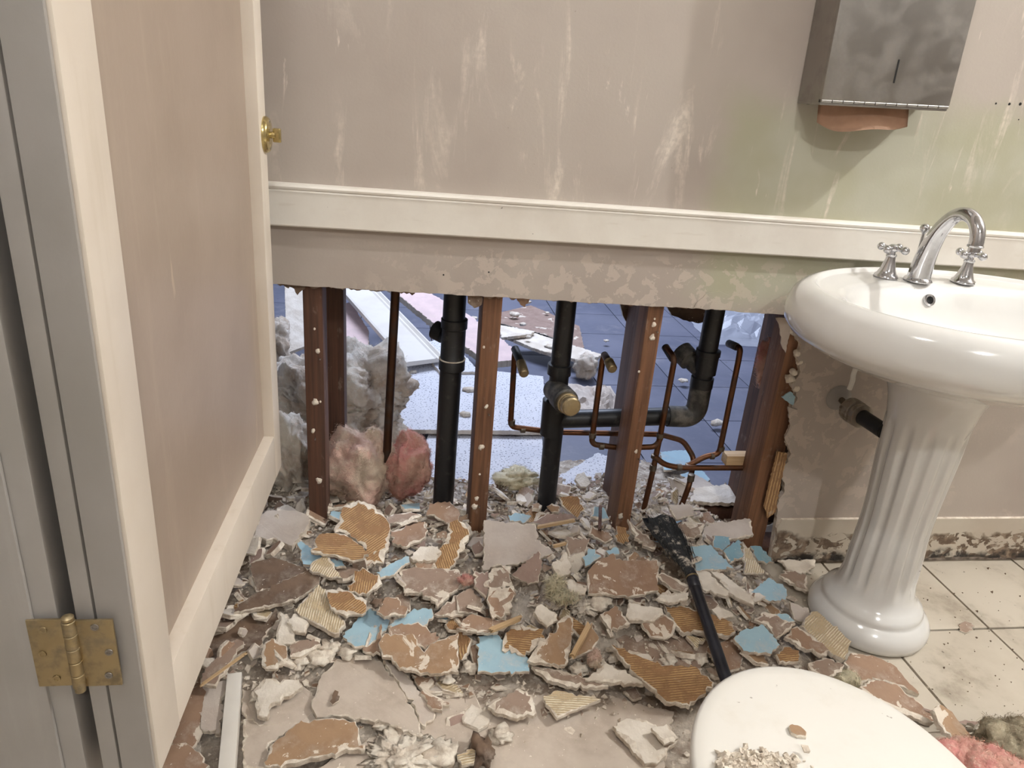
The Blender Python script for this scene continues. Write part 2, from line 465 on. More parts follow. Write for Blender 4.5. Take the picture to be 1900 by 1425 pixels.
# --- bathroom floor with tiles
bm = bmesh.new(); add_box(bm, LEFT, RIGHT, FRONT, 0.30, -0.06, -0.012)
floor = struct(from_bm('floor', bm, 'grout'), 'cream square tiled bathroom floor with dark dirty grout')
tile_me = None
TS = 0.301
ti = 0
x = 1.487 - TS * 9
while x < RIGHT:
    y = -0.285 - TS * 15
    while y < 0.25:
        x0, x1, y0, y1 = max(x, LEFT), min(x + TS, RIGHT), max(y, FRONT), min(y + TS, 0.30)
        if x1 - x0 > 0.02 and y1 - y0 > 0.02:
            full = abs(x1 - x0 - TS) < 1e-4 and abs(y1 - y0 - TS) < 1e-4
            if full and tile_me:
                o = bpy.data.objects.new('tile', tile_me); COL.objects.link(o); o.parent = floor
            else:
                bm = bmesh.new(); hx, hy = (x1 - x0) / 2 - 0.003, (y1 - y0) / 2 - 0.003
                add_box(bm, -hx, hx, -hy, hy, -0.012, 0, bev=0.0015)
                o = from_bm('tile', bm, 'tile_cream', floor, smooth=True, sharp=40)
                if full: tile_me = o.data
            o.location = ((x0 + x1) / 2, (y0 + y1) / 2, random.Random(ti).uniform(-0.0006, 0.0006))
        ti += 1; y += TS
    x += TS
# --- far room floor
FX0, FX1, FY1 = -1.9, 3.3, 4.4
bm = bmesh.new(); add_box(bm, FX0, FX1, 0.30, FY1, -0.06, -0.010)
ffloor = struct(from_bm('floor_far', bm, 'grout'), 'slate grey tiled floor of the room beyond the wall')
TB = 0.352; tile_me = None
x = 1.555 - TB * 10
while x < FX1:
    y = 0.933 - TB * 2
    while y < FY1:
        x0, x1, y0, y1 = max(x, FX0), min(x + TB, FX1), max(y, 0.30), min(y + TB, FY1)
        if x1 - x0 > 0.02 and y1 - y0 > 0.02:
            full = abs(x1 - x0 - TB) < 1e-4 and abs(y1 - y0 - TB) < 1e-4
            if full and tile_me:
                o = bpy.data.objects.new('tile', tile_me); COL.objects.link(o); o.parent = ffloor
            else:
                bm = bmesh.new(); hx, hy = (x1 - x0) / 2 - 0.002, (y1 - y0) / 2 - 0.002
                add_box(bm, -hx, hx, -hy, hy, -0.010, 0, bev=0.0015)
                o = from_bm('tile', bm, 'tile_slate', ffloor, smooth=True, sharp=40)
                if full: tile_me = o.data
            o.location = ((x0 + x1) / 2, (y0 + y1) / 2, 0)
        y += TB
    x += TB
# --- shell
def shell(name, dims, mat, label):
    bm = bmesh.new(); add_box(bm, *dims); return struct(from_bm(name, bm, mat), label)
shell('ceiling', (LEFT, RIGHT, FRONT, 0.0, TOP, TOP + 0.05), 'ceiling', 'plain white bathroom ceiling')
shell('wall_left', (LEFT - 0.05, LEFT, FRONT, 0.0, 0, TOP), 'plain_wall', 'plain beige bathroom side wall')
shell('wall_right', (RIGHT, RIGHT + 0.05, FRONT, 0.0, 0, TOP), 'plain_wall', 'plain beige bathroom side wall')
shell('wall_front', (LEFT - 0.05, RIGHT + 0.05, FRONT - 0.05, FRONT, 0, TOP), 'plain_wall', 'plain beige bathroom wall')
shell('ceiling_far', (FX0, FX1, 0.33, FY1, 2.72, 2.77), 'ceiling', 'white ceiling of the far room')
shell('wall_far_left', (FX0 - 0.05, FX0, 0.30, FY1, 0, 2.72), 'far_wall', 'pale side wall of the far room')
shell('wall_far_right', (FX1, FX1 + 0.05, 0.30, FY1, 0, 2.72), 'far_wall', 'pale side wall of the far room')
shell('wall_far_back', (FX0 - 0.05, FX1 + 0.05, FY1, FY1 + 0.05, 0, 2.72), 'far_wall', 'pale end wall of the far room')

# --- demolished wall: painted face with the cut-out opening
rnd = random.Random(5)
def jag(p, q, step, amp, r):
    n = max(1, int((q - p).length / step)); d = (q - p) / n; nn = Vector((-d.y, d.x)).normalized() if d.length else Vector((0, 0))
    return [p + d * i + nn * (r.uniform(-amp, amp) if i else 0) for i in range(n)]
def wall2(px, py): p = aty(px, py, 0.0); return Vector((p.x, p.z))
edge = [Vector((LEFT, 0.76)), wall2(512, 527), wall2(700, 539), wall2(880, 549), wall2(1000, 556), wall2(1200, 568), wall2(1330, 574), wall2(1380, 580), wall2(1452, 584)]
redge = [wall2(*p) for p in [(1468, 590), (1480, 604), (1470, 622), (1487, 640), (1478, 664), (1486, 690), (1470, 712), (1480, 738), (1466, 762), (1478, 782), (1460, 812), (1468, 842), (1450, 880), (1456, 910), (1440, 940), (1442, 962)]]
out = []
for a, b in zip(edge[:-1], edge[1:]): out += jag(a, b, 0.012, 0.0012, rnd)
out += jag(edge[-1], redge[0], 0.012, 0.003, rnd)
for a, b in zip(redge[:-1], redge[1:]): out += jag(a, b, 0.007, 0.004, rnd)
rb = redge[-1]
out += [rb, Vector((rb.x + 0.01, 0.0)), Vector((RIGHT, 0.0)), Vector((RIGHT, TOP)), Vector((LEFT, TOP))]
def sheet(name, poly, y0, y1, mats, parent=None, label=None):
    bm = bmesh.new()
    f = [bm.verts.new((p.x, y0, p.y)) for p in poly]; b = [bm.verts.new((p.x, y1, p.y)) for p in poly]
    bm.faces.new(f); bm.faces.new(b[::-1]).material_index = 1
    for i in range(len(poly)):
        bm.faces.new((f[i], b[i], b[(i + 1) % len(poly)], f[(i + 1) % len(poly)])).material_index = 1
    return from_bm(name, bm, mats, parent)
wall = struct(sheet('wall_back', out, 0.0, 0.016, ['wall', 'plaster']), 'beige and green painted wall cut open along its lower part')
# ragged backing paper and crumbled core that hangs under the cut edge
def fringe(name, p, q, y, depth, seed, mat, step=0.006):
    r = random.Random(seed); n = int((q - p).length / step); top = []; bot = []
    for i in range(n + 1):
        t = i / n; c = p.lerp(q, t); top.append(c + Vector((0, 0.012)))
        s = mnoise.noise(Vector((t * 9 + seed, 0, 0))) + 0.7 * mnoise.noise(Vector((t * 33 + seed, 4, 0)))
        bot.append(c + Vector((0, -max(0.0, depth * (0.25 + s)) - r.uniform(0, 0.002))))
    bm = bmesh.new(); th = 0.0025
    def strip(yy, flip):
        a = [bm.verts.new((v.x, yy + 0.002 * math.sin(v.x * 90), v.y)) for v in top]
        b = [bm.verts.new((v.x, yy + 0.004 * math.sin(v.x * 140), v.y)) for v in bot]
        for i in range(n): bm.faces.new((a[i], a[i + 1], b[i + 1], b[i]))
        return a, b
    a1, b1 = strip(y, 0); a2, b2 = strip(y + th, 1)
    for i in range(n): bm.faces.new((b1[i], b1[i + 1], b2[i + 1], b2[i]))
    return from_bm(name, bm, mat, wall)
fringe('torn_paper', wall2(512, 527), wall2(770, 543), 0.0125, 0.012, 3, 'dull')
fringe('torn_paper', wall2(860, 548), wall2(985, 556), 0.0125, 0.012, 8, 'dull')
fringe('torn_paper', wall2(990, 556), wall2(1340, 576), 0.0125, 0.006, 12, 'dull')
# hanging scraps of backing board
def scrap(pts, y, mat, seed, parent=wall, name='torn_paper', th=0.004):
    r = random.Random(seed); pl = [wall2p(px, py, y) for px, py in pts]; o2 = []
    for a, b in zip(pl, pl[1:] + pl[:1]): o2 += jag(a, b, 0.006, 0.0018, r)
    return sheet(name, o2, y, y + th, [mat, mat], parent)
def wall2p(px, py, y): p = aty(px, py, y); return Vector((p.x, p.z))
scrap([(535, 524), (565, 522), (566, 536), (552, 548), (546, 536), (536, 532)], 0.0125, 'dirt', 3)
scrap([(866, 545), (896, 545), (893, 566), (880, 572), (868, 562)], 0.013, 'dirt', 4)
scrap([(958, 552), (984, 553), (974, 570), (966, 566)], 0.013, 'brown', 5)
scrap([(1440, 590), (1476, 590), (1462, 632), (1458, 655), (1450, 640), (1448, 612)], 0.018, 'grey', 6)
scrap([(1444, 838), (1462, 842), (1448, 900), (1440, 950), (1424, 962), (1418, 940), (1430, 890)], -0.004, 'comb1', 7, th=0.006)
scrap([(1462, 755), (1480, 760), (1482, 830), (1464, 834), (1456, 812), (1466, 790)], -0.006, 'wall', 9)
# crumbs of plaster stuck along the broken right edge
for i, (px, py, s) in enumerate([(1472, 690, .010), (1466, 702, .012), (1480, 655, .009), (1476, 720, .009), (1462, 820, .008), (1484, 672, .008), (1470, 780, .007)]):
    bm = bmesh.new(); bmesh.ops.create_icosphere(bm, subdivisions=2, radius=s)
    for v in bm.verts: v.co *= 1 + 0.5 * mnoise.noise(v.co * 90 + Vector((i * 3, 0, 0)))
    p = aty(px, py, 0.006); from_bm('plaster_crumb', bm, 'plaster', wall, p, smooth=True)
scrap([(1450, 737), (1467, 727), (1476, 736), (1472, 752), (1464, 748)], -0.006, 'blue', 14, name='blue_paper_chip', th=0.003)
# peeling paint flap above the cut and screw holes beside the dispenser
scrap([(1288, 572), (1292, 562), (1312, 545), (1334, 540), (1354, 548), (1361, 560), (1358, 576)], -0.0022, 'wall', 10, name='paint_flap', th=0.0015)
for px, py, s in [(1848, 192, .0022), (1873, 193, .003), (1893, 193, .0035), (1890, 222, .0015), (907, 505, .002), (823, 510, .002)]:
    p = aty(px, py, 0)
    lathe('screw_hole', [(s, 0), (s * 0.9, 0.0006)], 'black', wall, (p.x, 0.0, p.z), (0, -1, 0), 10)

# back face of the partition towards the far room
bp = [Vector((FX0, 0.74)), wall2p(600, 527, .294), wall2p(900, 540, .294), wall2p(1110, 552, .294), wall2p(1150, 556, .294), wall2p(1158, 590, .294), wall2p(1165, 602, .294), wall2p(1176, 600, .294), wall2p(1182, 560, .294), wall2p(1236, 566, .294), wall2p(1246, 585, .294), wall2p(1268, 594, .294), wall2p(1296, 600, .294),
      wall2p(1312, 594, .294), wall2p(1318, 560, .294), wall2p(1420, 560, .294), wall2p(1430, 700, .294), wall2p(1420, 960, .294)]
o2 = []
for a, b in zip(bp[:-1], bp[1:]): o2 += jag(a, b, 0.008, 0.002, rnd)
o2 += [bp[-1], Vector((bp[-1].x, 0)), Vector((FX1, 0)), Vector((FX1, 2.72)), Vector((FX0, 2.72))]
struct(sheet('wall_back_far', o2, 0.294, 0.308, ['dirt', 'far_wall']), 'rear plasterboard face of the opened partition')

# --- chair rail
def sloped_profile(name, prof, xa, za, xb, zb, mat, label):
    bm = bmesh.new(); A = []; B = []
    for (y, z) in prof:
        A.append(bm.verts.new((xa, y, za + z))); B.append(bm.verts.new((xb, y, zb + z)))
    n = len(prof)
    for i in range(n): bm.faces.new((A[i], A[(i + 1) % n], B[(i + 1) % n], B[i]))
    bm.faces.new(A[::-1]); bm.faces.new(B)
    return struct(from_bm(name, bm, mat, None, smooth=True, sharp=25), label)
za = 0.959 + 0.0086 * 1.08; zb = 0.959 - 0.0086 * 3.57
sloped_profile('trim_1', [(0.0, 0.0), (-0.015, 0.0), (-0.0205, -0.002), (-0.0225, -0.006), (-0.0215, -0.010), (-0.0185, -0.012), (-0.0205, -0.015), (-0.0195, -0.018), (-0.0185, -0.024), (-0.0185, -0.084), (-0.016, -0.087), (0.0, -0.087)],
               LEFT, za, RIGHT, zb, 'trim', 'white painted chair rail running along the wall above the opening')
# --- baseboard right of the opening
bx0 = redge[-1].x + 0.004
bp = [Vector((bx0, 0.0)), Vector((RIGHT, 0.0)), Vector((RIGHT, 0.147))]
o2 = [Vector((bx0, 0.03))]
n = 60
for i in range(n + 1):
    xx = bx0 + (RIGHT - bx0) * i / n; o2.append(Vector((xx, 0.012 + 0.018 * max(0, mnoise.noise(Vector((xx * 16, 1, 0)))) + (0.02 if 1.38 < xx < 1.7 else 0) * abs(mnoise.noise(Vector((xx * 50, 9, 0)))))))
o2 += [Vector((RIGHT, 0.147)), Vector((bx0 + 0.006, 0.147)), Vector((bx0 - 0.004, 0.12)), Vector((bx0 + 0.004, 0.09)), Vector((bx0 - 0.002, 0.06))]
def mat_skirting():
    t = NT('skirting_paint'); x, y, z = t.xyz()
    col = t.mix(t.rng(t.noise(5, 5), 0.35, 0.65), rgb(196, 186, 170), rgb(184, 172, 156))
    jz = t.math('ADD', z, t.mul(t.math('SUBTRACT', t.noise(9, 4), 0.5), 0.12))
    pe = t.mul(t.rng(t.noise(20, 5, 0.6, t.mapping(t.coord(), (1, 1, 1.4)), 0.6), 0.47, 0.49), t.rng(jz, 0.10, 0.085))
    col = t.mix(pe, col, t.mix(t.rng(t.noise(40, 4), 0.4, 0.6), rgb(98, 80, 64), rgb(142, 124, 106)))
    col = t.mix(t.mul(t.rng(jz, 0.045, 0.015), t.rng(t.noise(32, 4), 0.35, 0.55)), col, rgb(34, 28, 24))
    t.done(col, 0.6); t.bump(t.math('SUBTRACT', 1.0, pe), 0.6, 0.004); M['skirting'] = t.m
mat_skirting()
struct(sheet('baseboard_back', o2, -0.010, 0.0, ['skirting', 'plaster']), 'beige painted skirting board with rotten flaking lower edge')

# ================================================================== STUDS, PLATES
def stud(front_y, px_l, px_r, py, label, mat='fir', depth=0.089, top=TOP, bottom=0.0):
    a = aty(px_l, py, front_y); b = aty(px_r, py, front_y)
    bm = bmesh.new(); add_box(bm, a.x, b.x, front_y, front_y + depth, bottom, top, bev=0.002)
    return tag(from_bm('wall_stud', bm, mat, smooth=True, sharp=30), label, 'stud', 'timber studs of the opened wall')
S1 = stud(0.0165, 566, 601, 700, 'reddish timber stud nearest the door, speckled with plaster', 'fir_dark')
S2 = stud(0.0165, 888, 922, 700, 'orange brown timber stud just right of the fat black pipe')
S3 = stud(0.0165, 1184, 1212, 700, 'orange brown timber stud crossing in front of the horizontal black pipe')
S4 = stud(0.0165, 1448, 1490, 700, 'timber stud behind the broken edge of the wall beside the sink')
R1 = stud(0.205, 606, 638, 640, 'dark rear stud standing just behind the stud nearest the door', 'fir_dark')
R2 = stud(0.205, 1160, 1186, 740, 'rear stud seen behind the horizontal black pipe', 'fir_dark')
R3 = stud(0.205, 1414, 1450, 740, 'rear stud with pink fluff on it, at the right end of the opening', 'fir_dark')
box_o = box('sole_plate', (-1.2, 1.2, 0.205, 0.294, 0.0, 0.045), 'fir_dark')
tag(box_o, 'reddish timber sole plate under the rear studs', 'sole plate')
box_o = box('sole_plate', (-1.2, 1.2, 0.0165, 0.1055, 0.0, 0.04), 'fir_dark')
tag(box_o, 'timber sole plate under the front studs, buried in rubble', 'sole plate')
# nail heads and plaster dabs on the studs
for st, fy, pts in ((S1, .0165, [(583, 610), (590, 652), (585, 745), (594, 745), (581, 800), (592, 892)]), (S2, .0165, [(897, 645), (902, 755), (893, 830), (890, 880), (884, 925), (880, 940)]),
                    (S3, .0165, [(1215, 592), (1213, 602), (1210, 626), (1185, 690), (1180, 838), (1152, 958)])):
    for i, (px, py) in enumerate(pts):
        p = aty(px, py, fy); bm = bmesh.new(); bmesh.ops.create_icosphere(bm, subdivisions=2, radius=0.0028 + 0.0022 * ((i * 7) % 3))
        for v in bm.verts:
            v.co *= 1 + 0.7 * mnoise.noise(v.co * 160 + Vector((px, py, 0))); v.co.y *= 0.45; v.co.z *= 1.2
        from_bm('plaster_dab', bm, 'plaster', st, p, smooth=True)
    for (px, py) in pts[1::3]:
        p = aty(px + 4, py + 14, fy); tube('nail', [p + Vector((0, .004, 0)), p + Vector((0.001, -.012, .003))], 0.0015, 'nail', st, 8)
tag(box('timber_offcut', (aty(1342, 845, .13).x, aty(1405, 850, .13).x, .105, .14, aty(1370, 860, .12).z, aty(1370, 842, .12).z), 'lath', None, 0.003), 'small pale offcut of wood lodged beside the rear stud above the copper pipe', 'wood offcut')

# ================================================================== PIPES
CY = 0.117   # copper plane
# copper 1: tall pipe left
t = thing('copper_pipe', 'dark copper pipe hanging down between the first stud and the fat black pipe', 'pipe', aty(718, 840, .1))
def rel(o, p): return Vector(p) - Vector(o.location)
p0, p1 = aty(735, 520, .1), aty(718, 838, .1)
tube('pipe', [rel(t, p0 + (p0 - p1).normalized() * 0.15), rel(t, p1)], 0.0105, 'copper_dark', t)
tube('broken_end', [rel(t, p1), rel(t, p1 + Vector((-.001, -.002, -.012))), rel(t, p1 + Vector((-.005, -.003, -.03)))], [0.010, 0.006, 0.0025], 'copper_dark', t, 10)

# ABS stack 1
def absring(o, c, d, r, h, mat='abs', name='coupling'):
    lathe(name, [(r * 0.93, 0), (r, 0.002), (r, h - 0.002), (r * 0.93, h)], mat, o, c, d, 24)
y1 = 0.12
t = thing('drain_pipe', 'fat black plastic drain pipe standing between the first two studs', 'pipe', aty(822, 930, y1))
a, b = aty(845, 540, y1), aty(822, 935, y1); d = (a - b).normalized()
tube('pipe', [rel(t, b - d * .1), rel(t, a + d * 0.4)], 0.0275, 'abs', t, 24)
c1, c2 = aty(838, 684, y1), aty(842, 605, y1)
lathe('coupling', [(0.026, -.004), (0.0325, 0), (0.0325, .025), (0.030, .028), (.0295, .105), (0.0325, .108), (0.0325, .13), (.0270, .132)], 'abs', t, rel(t, c1), d, 24)
s = aty(822, 628, y1)
lathe('branch_stub', [(0.018, 0), (0.024, 0.002), (0.024, 0.03), (0.02, 0.032)], 'abs', t, rel(t, s + Vector((0.005, 0.03, 0))), (-0.75, 0.6, 0.2), 20)
lathe('joint_line', [(0.0275, 0), (0.0331, 0.0006), (0.0331, 0.0026), (0.0275, 0.003)], 'plaster', t, rel(t, c1 + d * 0.0255), d, 24)

# ABS assembly 2 : tee with clean-out and horizontal arm to right riser
y2 = 0.155
t = thing('drain_assembly', 'black plastic drain pipes with brass capped clean-out and long horizontal arm', 'pipe', aty(1012, 945, y2))
top2, mid2, bot2 = aty(1053, 545, y2), aty(1028, 770, y2), aty(1012, 950, y2); d = (top2 - bot2).normalized()
tube('riser_pipe', [rel(t, bot2 - d * .1), rel(t, top2 + d * 0.4)], 0.0255, 'abs', t, 24)
lathe('coupling', [(0.0255, -.002), (0.031, 0), (0.031, .028), (0.0255, .03)], 'abs', t, rel(t, aty(1037, 694, y2)), d, 24)
lathe('coupling', [(0.0255, -.002), (0.031, 0), (0.032, .10), (0.0255, .104)], 'abs', t, rel(t, aty(1023, 805, y2)), d, 24)
co = aty(1028, 722, y2); dirc = (aty(1057, 752, 0.035) - co).normalized()
lathe('clean_out', [(0.030, 0), (0.030, .05), (0.033, .052), (0.033, .095), (.028, .098)], 'abs_dusty', t, rel(t, co), dirc, 24)
lathe('clean_out_ring', [(0.0265, .0), (0.0275, .002), (.0275, .014), (.0245, .015), (.0245, .022), (.0235, .023)], 'brass', t, rel(t, co + dirc * .096), dirc, 24)
lathe('clean_out_cap', [(0.0235, .0), (.0245, .002), (.0245, .016), (0.021, .020), (.008, .0215)], 'brass', t, rel(t, co + dirc * .118), dirc, 24)
ya = y2
arm = [aty(1030, 778, ya), aty(1245, 772, ya), aty(1296, 752, ya), aty(1302, 690, ya)]
e0, e1 = aty(1262, 774, ya), aty(1296, 745, ya)
tube('horizontal_arm', [rel(t, aty(1030, 778, ya)), rel(t, aty(1255, 772, ya))], 0.0245, 'abs', t, 24)
rt = aty(1330, 560, ya); rbm = aty(1301, 715, ya); dr = (rt - rbm).normalized()
corner = aty(1290, 774, ya); 
tube('elbow', [rel(t, q) for q in fillet([aty(1238, 772, ya), corner, rbm + dr * 0.0], 0.07, 10)], 0.029, 'abs_dusty', t, 24)
tube('riser_pipe', [rel(t, rbm - dr * .01), rel(t, rt + dr * 0.45)], 0.0255, 'abs', t, 24)
lathe('coupling', [(0.0255, -.002), (0.0305, 0), (0.0305, .028), (0.0255, .03)], 'abs', t, rel(t, rbm + dr * -.004), dr, 24)
lathe('coupling', [(0.0255, -.002), (0.0300, 0), (0.0300, .05), (0.0325, .051), (.0325, .066), (0.0255, .068)], 'abs', t, rel(t, aty(1307, 692, ya)), dr, 24)
stc = aty(1300, 690, ya); std = (aty(1270, 658, ya + .06) - stc).normalized()
lathe('branch_stub', [(0.020, 0), (0.022, .03), (0.022, .045), (0.030, .047), (0.031, .085), (.028, .087), (.024, .075), (.01, .074)], 'abs_dusty', t, rel(t, stc), std, 24, cap1=True)

# copper lines
def copper(name, label, runs, r=0.0078, caps=(), fittings=()):
    t = thing(name, label, 'pipe', runs[0][-1])
    for run in runs: tube('pipe', [rel(t, q) for q in fillet(run, 0.018, 6)], r, 'copper', t, 14)
    for (a, b, rr, mt, nm) in caps:
        d = (b - a); L = d.length; d.normalize()
        lathe(nm, [(rr * .85, 0), (rr, .002), (rr, L - .004), (rr * .8, L)], mt, t, rel(t, a), d, 18)
    for (c, dd, L, rr) in fittings:
        lathe('fitting', [(r, -.001), (rr, 0.0005), (rr, L), (r, L + .001)], 'solder', t, rel(t, c), dd, 16)
    return t
UPV = Vector((0, 0, 1)); XV = Vector((1, 0, 0))
yb = 0.193
A = lambda px, py, y=CY: aty(px, py, y)
# line B : leftmost stub, long run behind the black riser to the right
copper('copper_supply_line', 'thin copper line with black capped stub left of the black tee, running right behind it',
       [[A(959, 655, yb - .02), A(955, 655, yb), A(947, 792, yb), A(1030, 802, yb), A(1225, 806, yb), A(1268, 818, yb), A(1288, 850, yb - .02), A(1279, 900, CY), A(1262, 945, CY)]],
       caps=[(A(955, 646, yb), A(968, 676, 0.13), .0105, 'abs', 'stub_pipe'), (A(966, 672, .13), A(973, 695, .085), .0125, 'brass', 'brass_cap')],
       fittings=[(A(949, 788, yb), UPV, .014, .0096), (A(966, 797, yb), XV, .012, .0096), (A(1281, 892, CY), UPV, .02, .0098), (A(1277, 868, CY), UPV, .012, .0098)])
# line C
copper('copper_supply_line', 'copper line with brass capped stub in front of the horizontal black arm',
       [[A(1122, 660, CY), A(1118, 668, CY), A(1097, 824, CY), A(1150, 831, CY), A(1218, 829, CY), A(1229, 805, CY)]],
       caps=[(A(1121, 658, CY + .01), A(1130, 672, .075), .0095, 'copper_dark', 'stub_pipe'), (A(1129, 670, .085), A(1137, 686, .05), .0125, 'brass', 'brass_cap')],
       fittings=[(A(1099, 812, CY), UPV, .014, .0096), (A(1112, 828, CY), XV, .012, .0096)])
# line D : riser right of third stud
copper('copper_supply_line', 'copper riser with black stub just right of the third front stud',
       [[A(1236, 645, CY + .05), A(1252, 664, CY), A(1225, 808, CY), A(1210, 880, CY), A(1192, 955, CY)]],
       caps=[(A(1234, 643, CY + .06), A(1250, 668, CY + .008), .0105, 'abs', 'stub_pipe')],
       fittings=[(A(1224, 812, CY), UPV, .012, .0098), (A(1211, 872, CY), UPV, .016, .0098), (A(1214, 850, CY), UPV, .010, .0098)])
# line E : rightmost riser
copper('copper_supply_line', 'rightmost copper riser bent over at the top beside the plastic film',
       [[A(1357, 640, CY + .05), A(1374, 645, CY), A(1371, 665, CY), A(1334, 843, CY), A(1310, 846, CY), A(1288, 858, CY), A(1277, 864, CY)]],
       caps=[(A(1352, 637, CY + .06), A(1368, 644, CY + .012), .0105, 'abs_dusty', 'stub_pipe')],
       fittings=[(A(1337, 836, CY), UPV, .012, .0098), (A(1318, 846, CY), XV, .010, .0098)])
# line F : low run to the right stud
copper('copper_supply_line', 'low horizontal copper line running from the riser into the right-hand stud',
       [[A(1214, 846, CY - .004), A(1232, 862, CY - .008), A(1262, 868, CY - .012), A(1440, 868, CY - .012)]],
       fittings=[(A(1256, 867, CY - .012), XV, .012, .0096)])

# ================================================================== STALL DOOR, POST, HINGE
N0 = Vector((-0.27, -0.923, 0)); F0 = Vector((-0.244, -0.17, 0)); dd = (F0 - N0).normalized(); L = (F0 - N0).length
ang = math.atan2(dd.y, dd.x)
door = thing('stall_door', 'open cubicle door, beige panel in a scuffed white frame', 'door', (N0.x, N0.y, 0.0))
door.rotation_euler = (0, 0, ang)
ZB, ZT = 0.395, 2.0
# local: x along the door, -y is the face seen by the camera (right side), z up
TH = 0.040
box('stile', (0.0, 0.074, 0.0, TH, ZB, ZT), 'door_white', door, 0.0025)
box('stile', (0.700, L, 0.0, TH, ZB, ZT), 'door_white', door, 0.0025)
box('bottom_rail', (0.074, 0.700, 0.0005, TH, ZB, 0.491), 'door_white', door, 0.0025)
box('top_rail', (0.074, 0.700, 0.0005, TH, ZT - 0.1, ZT), 'door_white', door, 0.0025)
box('panel', (0.074, 0.700, 0.021, TH - 0.002, 0.491, ZT - 0.1), 'door_panel', door, 0.0)
box('backing_board', (-0.006, L - 0.002, TH + 0.0015, TH + 0.020, ZB, ZT), 'post_grey', door, 0.002)
# grey painted edge strip over the hinge edge of the frame
box('edge_strip', (-0.006, -0.0005, 0.004, TH - 0.001, ZB, ZT), 'post_grey', door, 0.001)
# thumb-turn latch
lc = Vector((0.740, 0.0, 1.064))
lat = lathe('latch_rose', [(0.0, -0.0005), (0.031, 0.0), (0.031, 0.004), (0.028, 0.008), (0.018, 0.010), (0.0, 0.010)], 'brass_bright', door, lc, (0, -1, 0), 32, cap0=False, cap1=False)
tube('thumb_turn', [lc + Vector((0, -0.008, 0)), lc + Vector((0, -0.018, 0))], 0.006, 'brass_bright', lat, 12)
bm = bmesh.new(); add_box(bm, lc.x - 0.004, lc.x + 0.004, lc.y - 0.028, lc.y - 0.014, lc.z - 0.012, lc.z + 0.012, bev=0.002)
from_bm('thumb_turn', bm, 'brass_bright', lat, smooth=True, sharp=30)
for sz in (-0.022, 0.022):
    lathe('screw', [(0.0035, 0), (0.003, 0.001)], 'nail', lat, lc + Vector((0, -0.0085, sz)), (0, -1, 0), 10)
# hinge post at the left
py0 = -0.930
pr = aty(70, 950, py0).x
post = thing('stall_post', 'grey painted cubicle post at the left edge, holding the hinge', 'post', (pr, py0, 0))
box('jamb', (-0.32, 0.0, 0.0, 0.05, 0.0, 2.1), 'post_grey', post, 0.003)
box('cover_strip', (-0.32, -0.022, -0.006, -0.0005, 0.0, 2.1), 'post_grey', post, 0.002)
box('stop_strip', (-0.10, 0.012, 0.052, 0.075, 0.0, 2.1), 'post_grey', post, 0.002)
# hinge
hz0, hz1 = aty(140, 1268, -.935).z, aty(130, 1146, -.935).z
kx = aty(133, 1205, -.942).x
hg = thing('butt_hinge', 'tarnished brass butt hinge joining the door to the grey post', 'hinge', (kx, -.938, hz0))
H = hz1 - hz0
bm = bmesh.new(); add_box(bm, -0.041, -0.004, 0.0, 0.003, 0, H, bev=0.0008); le1 = from_bm('leaf', bm, 'brass', hg, smooth=True, sharp=30)
bm = bmesh.new(); add_box(bm, 0.004, 0.042, 0.0, 0.003, -0.002, H - .002, bev=0.0008); le2 = from_bm('leaf', bm, 'brass', hg, smooth=True, sharp=30)
for i in range(5):
    lathe('knuckle', [(0.0058, 0), (0.0066, 0.0006), (0.0066, H / 5 - 0.0012), (0.0058, H / 5 - 0.0006)], 'brass', hg, (0, -0.001, H / 5 * i), (0, 0, 1), 16)
lathe('pin', [(0.0045, 0), (0.006, 0.001), (0.006, 0.004), (0.003, 0.006)], 'brass', hg, (0, -0.001, H), (0, 0, 1), 16)
lathe('pin', [(0.003, -0.008), (0.0055, -0.006), (0.0055, 0)], 'brass', hg, (0, -0.001, 0), (0, 0, 1), 16)
for lf, sxs in ((le1, ((-0.026, .86), (-0.031, .5), (-0.022, .12))), (le2, ((0.024, .88), (0.034, .5), (0.030, .14)))):
    for (sx, sz) in sxs:
        lathe('screw', [(0.0042, 0), (0.004, 0.0008), (0.0022, 0.0009), (0.002, 0.0002)], 'nail' if lf is le2 else 'brass', lf, (sx, -0.0003, H * sz), (0, -1, 0), 14)

# ================================================================== PAPER TOWEL DISPENSER
bl = aty(1478, 192, 0)
disp = thing('towel_dispenser', 'brushed steel paper towel dispenser fixed to the wall above the sink', 'dispenser', (0.828, 0.0, 1.192))
disp.rotation_euler = (0, math.radians(-1.6), 0)
W, DP, HT = 0.283, 0.100, 0.37
bm = bmesh.new(); add_box(bm, 0.0, W, -DP + 0.012, 0.0, 0.0, HT, bev=0.003); from_bm('case', bm, 'steel', disp, smooth=True, sharp=30)
bm = bmesh.new(); add_box(bm, -0.001, W + 0.001, -DP, -DP + 0.0115, 0.006, HT, bev=0.003); fp = from_bm('front_cover', bm, 'steel', disp, smooth=True, sharp=30)
box('lock_slot', (0.146, 0.1495, -DP - 0.0006, -DP + 0.001, 0.044, 0.088), 'black', fp, 0)
# piano hinge under the cover
for i in range(12):
    x0 = W / 12 * i; tube('hinge_knuckle', [(x0 + .0008, -DP + .003, .004), (x0 + W / 12 - .0008, -DP + .003, .004)], 0.0032, 'steel', disp, 10)
box('bottom_lip', (0.0, W, -DP + 0.004, -0.002, -0.004, 0.001), 'steel', disp, 0.001)
for xx in (0.01, W - 0.018): lathe('rivet_hole', [(0.0035, 0), (0.003, 0.0006)], 'black', disp, (xx, -0.03, -0.0042), (0, 0, -1), 12)
